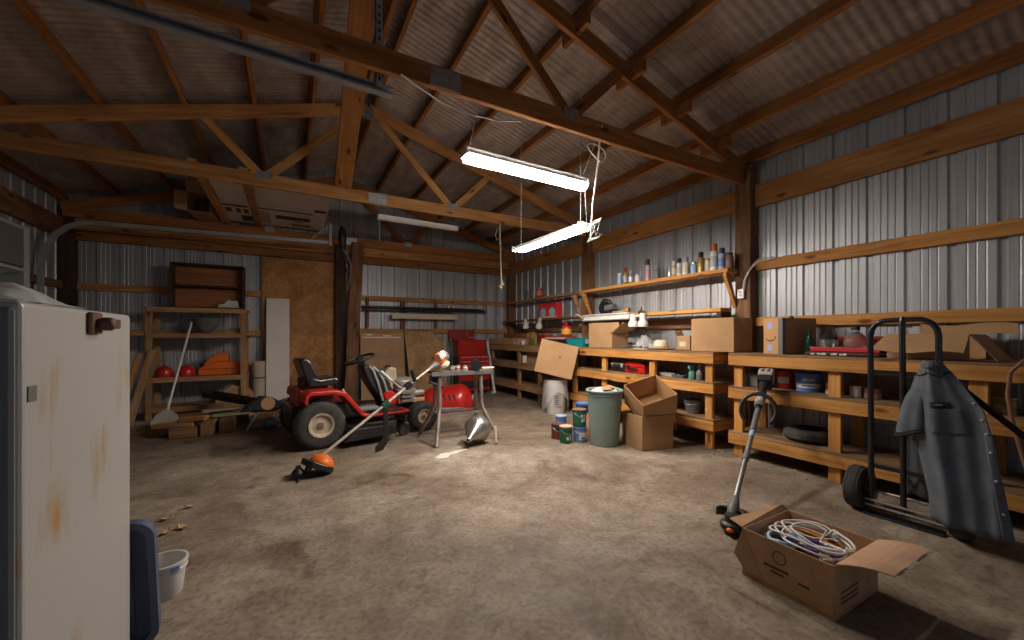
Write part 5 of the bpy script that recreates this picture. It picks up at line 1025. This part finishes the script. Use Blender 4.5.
# blue lid leaning on the cabinet's back
ld=T('tote_lid','navy blue plastic tote lid leaning upright against the back of the white cabinet','lid',M=L(-.70,2.045,0)@RX(9.5))
def rr(a,c,r,n=6):
    out=[]
    for (cx,cy,s) in ((a-r,c-r,0),(-a+r,c-r,90),(-a+r,-c+r,180),(a-r,-c+r,270)):
        for k in range(n+1): w=R(s+90*k/n); out.append((cx+r*math.cos(w),cy+r*math.sin(w)))
    return out
P('lid_plate',B().prism([(x,y+.262) for x,y in rr(.25,.255,.06)],0,.012,'y'),dblue,ld,bevel=.003)
o_=rr(.255,.26,.065); i_=rr(.232,.237,.05); n=len(o_)
P('lid_rim',B().add([(x,-.012,y+.262) for x,y in o_]+[(x,-.012,y+.262) for x,y in i_]+[(x,.02,y+.262) for x,y in o_]+[(x,.0,y+.262) for x,y in i_],[(k,(k+1)%n,n+(k+1)%n,n+k) for k in range(n)]+[(k,2*n+k,2*n+(k+1)%n,(k+1)%n) for k in range(n)]+[(n+k,n+(k+1)%n,3*n+(k+1)%n,3*n+k) for k in range(n)]),mat('lid_edge',(.075,.10,.19),.4),ld)
P('lid_rib',B().box(.17,-.008,.07,.185,.0,.455),mat('lid_ridge',(.05,.068,.14),.4),ld,bevel=.003); P('lid_rib',B().box(-.185,-.008,.07,-.17,.0,.455),mat('lid_ridge2',(.05,.068,.14),.4),ld,bevel=.003); P('lid_panel',B().prism([(x,y+.262) for x,y in rr(.14,.19,.03)],-.007,0,'y'),dblue,ld,bevel=.003)
t=T('white_tub','white round plastic tub on the floor behind the navy lid','tub',(-.515,2.40,0)); P('tub_body',B().lathe([(.068,0),(.072,.006),(.088,.148),(.094,.15),(.094,.16),(.085,.16),(.083,.148),(.066,.008),(0,.008)],32),white_p,t,smooth=40); P('rim_band',B().lathe([(.0885,.12),(.0915,.122),(.0915,.13),(.089,.132)],32,caps=0),white_p,t,smooth=40)
P('blue_label',B().add([((.0955)*math.cos(R(-62+22*k/4)),(.0955)*math.sin(R(-62+22*k/4)),z) for z in (.128,.148) for k in range(5)],[(k,k+1,6+k,5+k) for k in range(4)]),blue,t)
t=T('broken_brick','small broken brick beside the white tub','brick',(-.62,2.70,0),30); P('brick_body',B().prism([(-.06,-.03),(.05,-.035),(.06,.02),(.0,.04),(-.05,.03)],0,.045,'z'),mat('brick',(.28,.13,.07),.9),t,bevel=.005)
lf=mat('leaf_tan',(.52,.34,.16),.8)
for x,y,a,lb in ((-.70,3.36,10,'dry leaf on the floor, nearest to the lumber pile of the four by the tub'),(-.655,3.13,60,'dry curled leaf on the floor, closest to the cabinet of the four by the tub'),(-.585,3.16,130,'dry leaf lying just right of the curled leaf'),(-.61,3.52,200,'dry leaf farthest out on the floor toward the mower')):
    t=T('dry_leaf',lb,'leaf',(x,y,.002),a,'dry leaves on the floor'); P('leaf_blade',B().grid(lambda u,v:((u-.5)*.07,(v-.5)*.038*math.sin(PI*min(max(u,.05),.95)),.004+.02*(u-.4)**2*3+.018*abs(v-.5)),8,4),lf,t,smooth=60,solid=.0015); P('leaf_stem',B().cyl((.03,0,.010),(.052,.004,.004),.0015,n=5),lf,t)

# ---- foreground carton with cables
fb=T('cardboard_carton','torn open carton of cables on the floor in the foreground','carton',(2.205,.993,0),0,G)
b=B(); a,c,h,th=.215,.195,.235,.006
b.box(-a,-c,.012,a,c,.018,1); b.box(-a,-c,.0,-a+th,c,h,0).box(a-th,-c,0,a,c,h,0).box(-a+th,-c,0,a-th,-c+th,h,0).box(-a+th,c-th,0,a-th,c,h,0)
P('carton_body',b,[card_old,card_red],fb,bevel=.0015)
P('liner',B().box(a-th-.002,-c+.008,.02,a-th-.0005,c-.008,h-.001),card_red,fb); P('liner',B().box(-a+.008,c-th-.002,.02,a-.01,c-th-.0005,h-.001),card_red,fb)
P('flap',B().grid(lambda u,v:(-a+.01+.42*u+.12*v,-c-.15*v,h+.004+.012*math.sin(PI*v)-.006*v+.004*math.sin(u*11)*v),12,6),card_red,fb,solid=.005)
P('torn_edge',B().grid(lambda u,v:(-a+.13+.42*u,-c-.147-.012*v-.004*math.sin(u*40),h+.0-.006*v),24,2),mat('torn_paper',(.55,.42,.33),.9),fb,solid=.002)
P('flap',B().panel([(-a-.002,c-.004,h-.004),(-a-.002,c-.10,.03),(-a-.012,c-.02,.035),(-a-.02,c+.03,.10)],.004),card,fb)
P('flap',B().panel([(-a,c,h),(a,c,h),(a-.02,c+.02,h+.022),(-a+.03,c+.085,h+.004)],.004),card_old,fb)
def pline(x,y0,y1,z0,z1): return B().box(-a-.0012,y0,z0,-a-.0003,y1,z1)
for args in ((0,-.02,.09,.105,.115),(0,-.13,-.06,.085,.095),(0,.0,.06,.085,.093)): P('printed_line',pline(*args),ink,fb)
rb=B(); 
for k in range(24):
    a0,a1=2*PI*k/24,2*PI*(k+1)/24
    rb.add([(-a-.0008,.02+r_*math.cos(q),.165+r_*math.sin(q)) for q in (a0,a1) for r_ in (.026,.030)],[(0,1,3,2)])
P('printed_ring',rb,ink,fb,fix=False)
P('torn_label',B().panel([(-a-.0012,-.19,.02),(-a-.0012,-.19,.14),(-a-.0012,-.14,.15),(-a-.0012,-.13,.12),(-a-.0012,-.10,.11),(-a-.0012,-.11,.07),(-a-.0012,-.15,.04)],.0008),card,fb)
for z0 in (.055,.075,.10): P('printed_line',B().box(-a+.06,-c-.0012,z0,-a+.22,-c-.0003,z0+.006),ink,fb)
def coil(name,label,c_,rx,ry,r,m,turns,tilt,cat='cable',ring=None):
    M=L(*c_)@tilt; t=T(name,label,cat,M=M); n_=turns*26
    pts=[((rx+.006*math.sin(i*.9))*math.cos(2*PI*i/26),(ry+.006*math.cos(i*.7))*math.sin(2*PI*i/26),.010*math.sin(i*.37)+.006*i/26) for i in range(n_)]
    P('cable_coil',B().sweep(pts,r,7),m,t,smooth=60); 
    P('plug',B().sweep([pts[-1],(pts[-1][0]-.02,pts[-1][1]+.02,pts[-1][2]+.01),(pts[-1][0]-.05,pts[-1][1]+.03,pts[-1][2]+.015)],[r*1.2,r*2.2,r*1.8],8),ring or m,t,smooth=60); return t
def tangle(label,c_,r,m,pts2,cat='cable',ring=None,seed=1):
    rn=random.Random(seed); t=T('cable_coil',label,cat,c_); pts=[]
    for (rx,ry,tx,ty,ox,oy,oz) in pts2:
        for i in range(26):
            w=2*PI*i/26; x=rx*math.cos(w)+ox; y=ry*math.sin(w)+oy
            pts.append((x,y,oz+tx*x+ty*y+.006*math.sin(3*w+rx*90)))
    P('cable_coil_strand',B().sweep(pts,r,7),m,t,smooth=60)
    P('plug',B().sweep([pts[-1],(pts[-1][0]-.02,pts[-1][1]-.015,pts[-1][2]+.008),(pts[-1][0]-.045,pts[-1][1]-.02,pts[-1][2]+.012)],[r*1.2,r*2.0,r*1.7],8),ring or m,t,smooth=60); return t
tangle('big loops of white cable on top in the foreground carton',(2.205,.985,.205),.0058,cable_w,[(.10,.165,.10,-.05,.03,.0,.012),(.085,.15,.16,.04,.045,-.01,.018),(.12,.13,.02,.06,-.005,-.02,.005),(.06,.16,-.1,-.02,-.03,.005,.01),(.07,.12,.2,.1,.03,-.03,.02)],ring=white_p)
tangle('pale blue cable at the far end inside the foreground carton',(2.12,1.08,.182),.009,lblue,[(.06,.07,0,0,0,0,0),(.045,.06,.1,0,.01,-.01,.012)],ring=blue)
tangle('orange cable coiled inside the white loops in the foreground carton',(2.29,.985,.178),.009,mat('cable_orange',(.85,.33,.04),.5),[(.055,.13,.1,0,.0,.01,0),(.04,.11,-.1,0,.02,.02,.01)],ring=black)
tangle('purple cable in the foreground carton beside the orange one',(2.19,.93,.17),.010,purple,[(.055,.07,0,.1,0,0,0),(.045,.085,.1,0,.02,.02,.014)],ring=white_p)
tangle('dark cable coil at the bottom of the foreground carton',(2.205,.99,.125),.016,black,[(.17,.15,0,0,0,0,0),(.13,.12,0,0,0,0,.012),(.07,.08,0,0,0,0,.0)])
t=T('cable_clip','yellow-grey clip with cable ends in the near corner of the foreground carton','clip',(2.12,.88,.17),40); P('clip_body',B().box(-.03,-.02,0,.03,.02,.03),mat('clip_khaki',(.4,.36,.22),.5),t,bevel=.004); P('clip_tip',B().box(.03,-.012,.006,.06,.012,.02),orange,t,bevel=.003)
t=T('blue_plug','dark blue plug on the pale blue cable in the foreground carton','plug',(2.15,1.03,.205),30); P('plug_body',B().box(-.035,-.015,0,.03,.015,.022),blue,t,bevel=.005); P('plug_pin',B().cyl((.03,0,.011),(.055,0,.011),.005,n=8),steel,t)

# ---- battery trimmer standing against the right workbench
q0=V((2.42,1.50,.12)); q1=V((3.74,2.02,.80)); dq=(q1-q0).normalized(); lq=(q1-q0).length; Mq,_=beam_m(q0,q1)
tb=T('string_trimmer','grey battery trimmer leaning on the near right workbench','string trimmer',(2.36,1.47,0),0,'string trimmers')
Qm=lambda b: b.xf(Mq)
P('shaft',Qm(B().cyl((.05,0,0),(lq*.72,0,0),.0165,n=14)),galv,tb,world=True,smooth=40)
P('shaft_sleeve',Qm(B().cyl((lq*.52,0,0),(lq*.70,0,0),.021,n=14).cyl((lq*.30,0,0),(lq*.34,0,0),.022,n=14)),grey,tb,world=True,smooth=40); P('blue_band',Qm(B().cyl((lq*.47,0,0),(lq*.515,0,0),.0185,n=14)),lblue,tb,world=True,smooth=40)
P('gear_head',Qm(B().sweep([(.10,0,0),(.05,0,0),(.0,0,-.0),(-.04,0,-.02)],[.020,.028,.036,.03],12)),grey,tb,world=True,smooth=50)
P('cutting_head',B().lathe([(0,.0),(.05,.004),(.066,.02),(.066,.05),(.045,.06),(.04,.10),(0,.11)],24,c=(2.355,1.465,.012)),black,tb,world=True,smooth=40)
for k in range(3):
    aa=2*PI*k/3+3.5; P('orange_tab',B().ell((2.355+.063*math.cos(aa),1.465+.063*math.sin(aa),.04),.02,.02,.014),orange,tb,world=True,smooth=60)
P('guard',B().grid(lambda u,v:(2.355+(.06+.12*u)*math.cos(R(-105+165*v)),1.475+(.06+.12*u)*math.sin(R(-105+165*v)),.125-.05*u*u),5,14),black,tb,world=True,solid=.006,smooth=60)
P('guard_skirt',B().grid(lambda u,v:(2.355+(.175+.008*u)*math.cos(R(-105+165*v)),1.475+(.175+.008*u)*math.sin(R(-105+165*v)),.078-.05*u),3,14),black,tb,world=True,solid=.005,smooth=60)
P('motor_neck',Qm(B().lathe([(.018,lq*.70),(.03,lq*.74),(.03,lq*.80),(.022,lq*.84),(.028,lq*.90),(.045,lq*.96)],18,axis='x')),black,tb,world=True,smooth=50); P('collar',Qm(B().lathe([(.032,lq*.73),(.036,lq*.74),(.036,lq*.79),(.032,lq*.80)],18,axis='x')),lgrey,tb,world=True,smooth=50)
P('battery',Qm(B().box(lq*.95,-.055,-.06,lq*1.005,.055,.06).box(lq*1.0,-.05,-.055,lq*1.01,.05,.055)),black,tb,world=True,bevel=.012); P('battery_cap',Qm(B().box(lq*1.01,-.058,-.062,lq*1.075,.058,.062)),mottled('cap_grey',(.42,.42,.41),(.34,.34,.33),10,.5),tb,world=True,bevel=.01)
P('rear_grip',Qm(B().sweep([(lq*.97,0,-.06),(lq*.90,0,-.10),(lq*.82,0,-.085),(lq*.78,0,-.03)],.016,10)),grey,tb,world=True,smooth=60)
for s in (-1,1): P('cap_mark',Qm(B().box(lq*1.035,s*.022-.012,.0615,lq*1.06,s*.022+.012,.0635)),ink,tb,world=True)
hc_=q0+dq*lq*.755; side=V((-.36,.93,0)).normalized(); upq=dq.cross(side).normalized(); upq=upq if upq.z>0 else -upq
P('loop_handle',B().sweep([hc_+side*(.125*math.cos(R(w)))+upq*(.10*math.sin(R(w))+.0)-dq*(.09*(1-math.sin(R(w)))) for w in range(-50,231,20)],.016,10),black,tb,world=True,smooth=60)

# ---- hand truck
ht=T('hand_truck','black tubular hand truck standing at the right workbench with a shirt on it','hand truck',(3.46,1.004,0),0)
lean=MX.Rotation(R(6.5),4,'Y'); LM=L(-.03,0,.0)
def hp(y,z): return V((-.03-z*.012,y*.872,z))
hoop=[hp(.185,.06),hp(.185,.4),hp(.185,.9),hp(.185,1.20)]+[hp(.185-.09*(1-math.cos(R(w))),1.20+.10*math.sin(R(w))) for w in (25,50,75,90)]+[hp(-.095+.0,1.305)]+[hp(-.185+.09*(1-math.cos(R(w))),1.20+.10*math.sin(R(w))) for w in (75,50,25,0)]+[hp(-.185,.9),hp(-.185,.4),hp(-.185,.06)]
P('frame_hoop',B().sweep(hoop,.0165,12),blackm,ht,smooth=60); P('centre_bar',B().sweep([hp(0,1.318),hp(0,1.28)+V((-.012,0,0)),hp(0,.9),hp(0,.07)],.016,10),blackm,ht,smooth=60)
for z in (.96,.63,.33): P('cross_strap',B().box(-.006,-.16,-.014,.006,.16,.014).xf(L(*hp(0,z))),blackm,ht,bevel=.003)
P('toe_plate',B().box(-.075,-.19,.006,-.02,.19,.014).box(-.03,-.19,.006,-.02,.19,.03),blackm,ht,bevel=.003); P('toe_rod',B().cyl((-.045,-.19,.10),(-.045,.19,.10),.008,n=8).cyl((-.045,-.19,.065),(-.045,.19,.065),.008,n=8),galv,ht)
P('axle',B().cyl((.02,-.29,.147),(.02,.29,.147),.010,n=10),steel,ht)
for s in (-1,1):
    wo=P('wheel',B().lathe([(.07,-.036),(.12,-.046),(.139,-.04),(.146,-.018),(.146,.018),(.139,.04),(.12,.046),(.07,.036)],32,axis='y'),rubber,ht,smooth=50,M=L(.02,s*.25,.147)); P('hub',B().lathe([(0,-.03),(.02,-.038),(.025,-.02),(.064,-.022),(.072,-.036),(.072,.036),(.064,.022),(.025,.02),(.02,.038),(0,.038)],24,axis='y'),blackm,wo,smooth=40)
    for k in range(4): P('tread_groove',B().lathe([(.1462,-.024+.016*k-.002),(.1475,-.024+.016*k),(.1462,-.024+.016*k+.002)],32,caps=0,axis='y'),black,wo)
    P('wheel_bracket',B().prism([(-.03,.05),(.06,.10),(.06,.16),(.0,.30),(-.01,.30)],s*.163-.006,s*.163+.006,'y'),blackm,ht)
iv=WM[ht].inverted()
P('folding_bar',B().sweep([iv@V((3.53,.86,1.0)),iv@V((3.50,.74,.86)),iv@V((3.45,.52,.65)),iv@V((3.42,.38,.50))],.017,10),blackm,ht,smooth=60)

# ---- work shirt
sh=T('work_shirt','charcoal grey short-sleeved work shirt draped over the black hand truck','shirt',(3.37,.80,.1))
X_=3.36
rows=[(.885,.822,1.052),(.905,.80,1.018),(.935,.76,.965),(.958,.705,.872),(.965,.65,.79),(.955,.628,.69),(.945,.612,.635),(.905,.594,.48),(.872,.572,.32),(.858,.542,.10)]
zb=[1.052,1.016,.955,.86,.76,.665,.60,.43,.26,.11]
def shirtf(u,v):
    k=v*(len(rows)-1); i=min(int(k),len(rows)-2); t_=k-i
    L0=rows[i][0]*(1-t_)+rows[i+1][0]*t_; R0=rows[i][1]*(1-t_)+rows[i+1][1]*t_; zr=rows[i][2]*(1-t_)+rows[i+1][2]*t_; zl=zb[i]*(1-t_)+zb[i+1]*t_
    y=L0+(R0-L0)*u; z=zl+(zr-zl)*u
    f=.018*math.sin(u*9+v*3)*min(1,v*1.8)+.010*math.sin(u*21+v*5)*min(1,v*1.5)+.006*math.sin(u*40)*max(0,.5-v)
    return V((X_+f-.07*math.sin(PI*min(1,u*1.05))*(.45+.55*v)+.10*(1-v)*.05,y,z))
P('shirt_front',B().grid(shirtf,40,44),shirt_m,sh,world=True,smooth=80,solid=.004)
P('shirt_back',B().grid(lambda u,v:V((3.468+.010*math.sin(u*11),1.02-.19*u-.02*v*(1-u),.70-.52*v+.01*math.sin(u*6))),14,16),shirt_m,sh,world=True,smooth=80,solid=.004)
# sleeve: a flared tube from the shoulder to its hem
s0=[V((3.40,.90,.915)),V((3.35,.925,.83)),V((3.34,.935,.72)),V((3.345,.943,.605))]
vs=[];fs=[];n=26
for i,(p,rad) in enumerate(zip(s0,(.035,.052,.064,.074))):
    for k in range(n):
        w=2*PI*k/n; vs.append((p.x+rad*.55*math.sin(w)*(1+.12*math.sin(5*w)),p.y+rad*math.cos(w),p.z+.012*math.sin(w*2)-.012*math.cos(w)*(i/3)))
for i in range(3):
    for k in range(n): fs.append((i*n+k,i*n+(k+1)%n,(i+1)*n+(k+1)%n,(i+1)*n+k))
P('sleeve',B().add(vs,fs),shirt_m,sh,world=True,smooth=80,solid=.004,sub=1)
hemv=[];
for z_ in (.612,.592):
    for k in range(n):
        w=2*PI*k/n; rad=.0765; hemv.append((3.345+rad*.55*math.sin(w)*(1+.12*math.sin(5*w)),.943+rad*math.cos(w),z_+.012*math.sin(w*2)-.012*math.cos(w)))
P('sleeve_hem',B().add(hemv,[(k,(k+1)%n,n+(k+1)%n,n+k) for k in range(n)]),shirt_d,sh,world=True,smooth=80,solid=.004)
P('collar',B().grid(lambda u,v:shirtf(.05+.75*u,.02+.10*v+.03*math.sin(PI*u))+V((-.016-.01*v,0,.012)),14,5),shirt_m,sh,world=True,smooth=80,solid=.005)
P('yoke_seam',B().sweep([shirtf(u/12,.20+.02*math.sin(u))+V((-.006,0,0)) for u in range(0,12)],.004,6),shirt_d,sh,world=True,smooth=60)
P('placket',B().grid(lambda u,v:shirtf(.90+.10*u,.36+.64*v)+V((-.007,0,0)),4,30),mottled('placket_cloth',(.10,.112,.13),(.13,.145,.165),9,.9),sh,world=True,smooth=80,solid=.004)
for k in range(6): 
    c_=shirtf(.95,.40+.105*k)+V((-.014,0,0)); P('button',B().ell(tuple(c_),.005,.0075,.0075,12,8),lgrey,sh,world=True,smooth=60)
P('chest_pocket',B().grid(lambda u,v:shirtf(.33+.42*u,.44+.19*v+(.012*(1-abs(2*u-1)) if v>.9 else 0))+V((-.007,0,0)),12,10),mottled('pocket_cloth',(.085,.095,.11),(.115,.128,.147),9,.9),sh,world=True,smooth=80,solid=.004)
P('name_patch',B().grid(lambda u,v:shirtf(.38+.26*u,.395+.045*v)+V((-.009,0,0)),8,3),shirt_d,sh,world=True,smooth=80,solid=.003)
P('patch_thread',B().grid(lambda u,v:shirtf(.45+.09*u,.411+.008*v)+V((-.0125,0,0)),5,1),lgrey,sh,world=True,smooth=80)
# brown cord hanging in front of the bench at the right edge
cd=T('extension_cord','brown cord hanging in a loop over the right workbench edge','cord',(3.81,.60,.5)); P('strand',B().sweep([(3.90,.44,1.045),(3.87,.50,1.06),(3.825,.59,1.05),(3.81,.635,.98),(3.81,.645,.85),(3.81,.63,.70),(3.80,.60,.55),(3.79,.56,.36)],.011,8),brown_cord,cd,world=True,smooth=60); P('cord_end',B().cyl((3.79,.56,.36),(3.785,.55,.31),.016,n=10),black,cd,world=True)

# loose dirt and grit swept under the benches
rnd=random.Random(3); b=B()
for i in range(420):
    if i%2: y=rnd.uniform(2.35,2.75)+rnd.gauss(0,.12); x=3.92+rnd.gauss(0,.12)
    else: y=rnd.uniform(.9,2.4); x=3.98+rnd.gauss(0,.10)
    s_=abs(rnd.gauss(0,.006))+.003; a=rnd.uniform(0,6.3)
    b.add([(x+s_*math.cos(a),y+s_*math.sin(a),0),(x-s_*math.sin(a),y+s_*math.cos(a),0),(x-s_*math.cos(a),y-s_*math.sin(a),0),(x+s_*.2,y,s_*.8)],[(0,1,3),(1,2,3),(2,0,3)])
S('loose_grit','scatter of loose grit and dirt on the floor under the right workbenches','grit',b,mottled('grit',(.42,.36,.29),(.16,.12,.09),60,.95),M=L(3.95,1.9,.0008),kind='stuff',world=True)
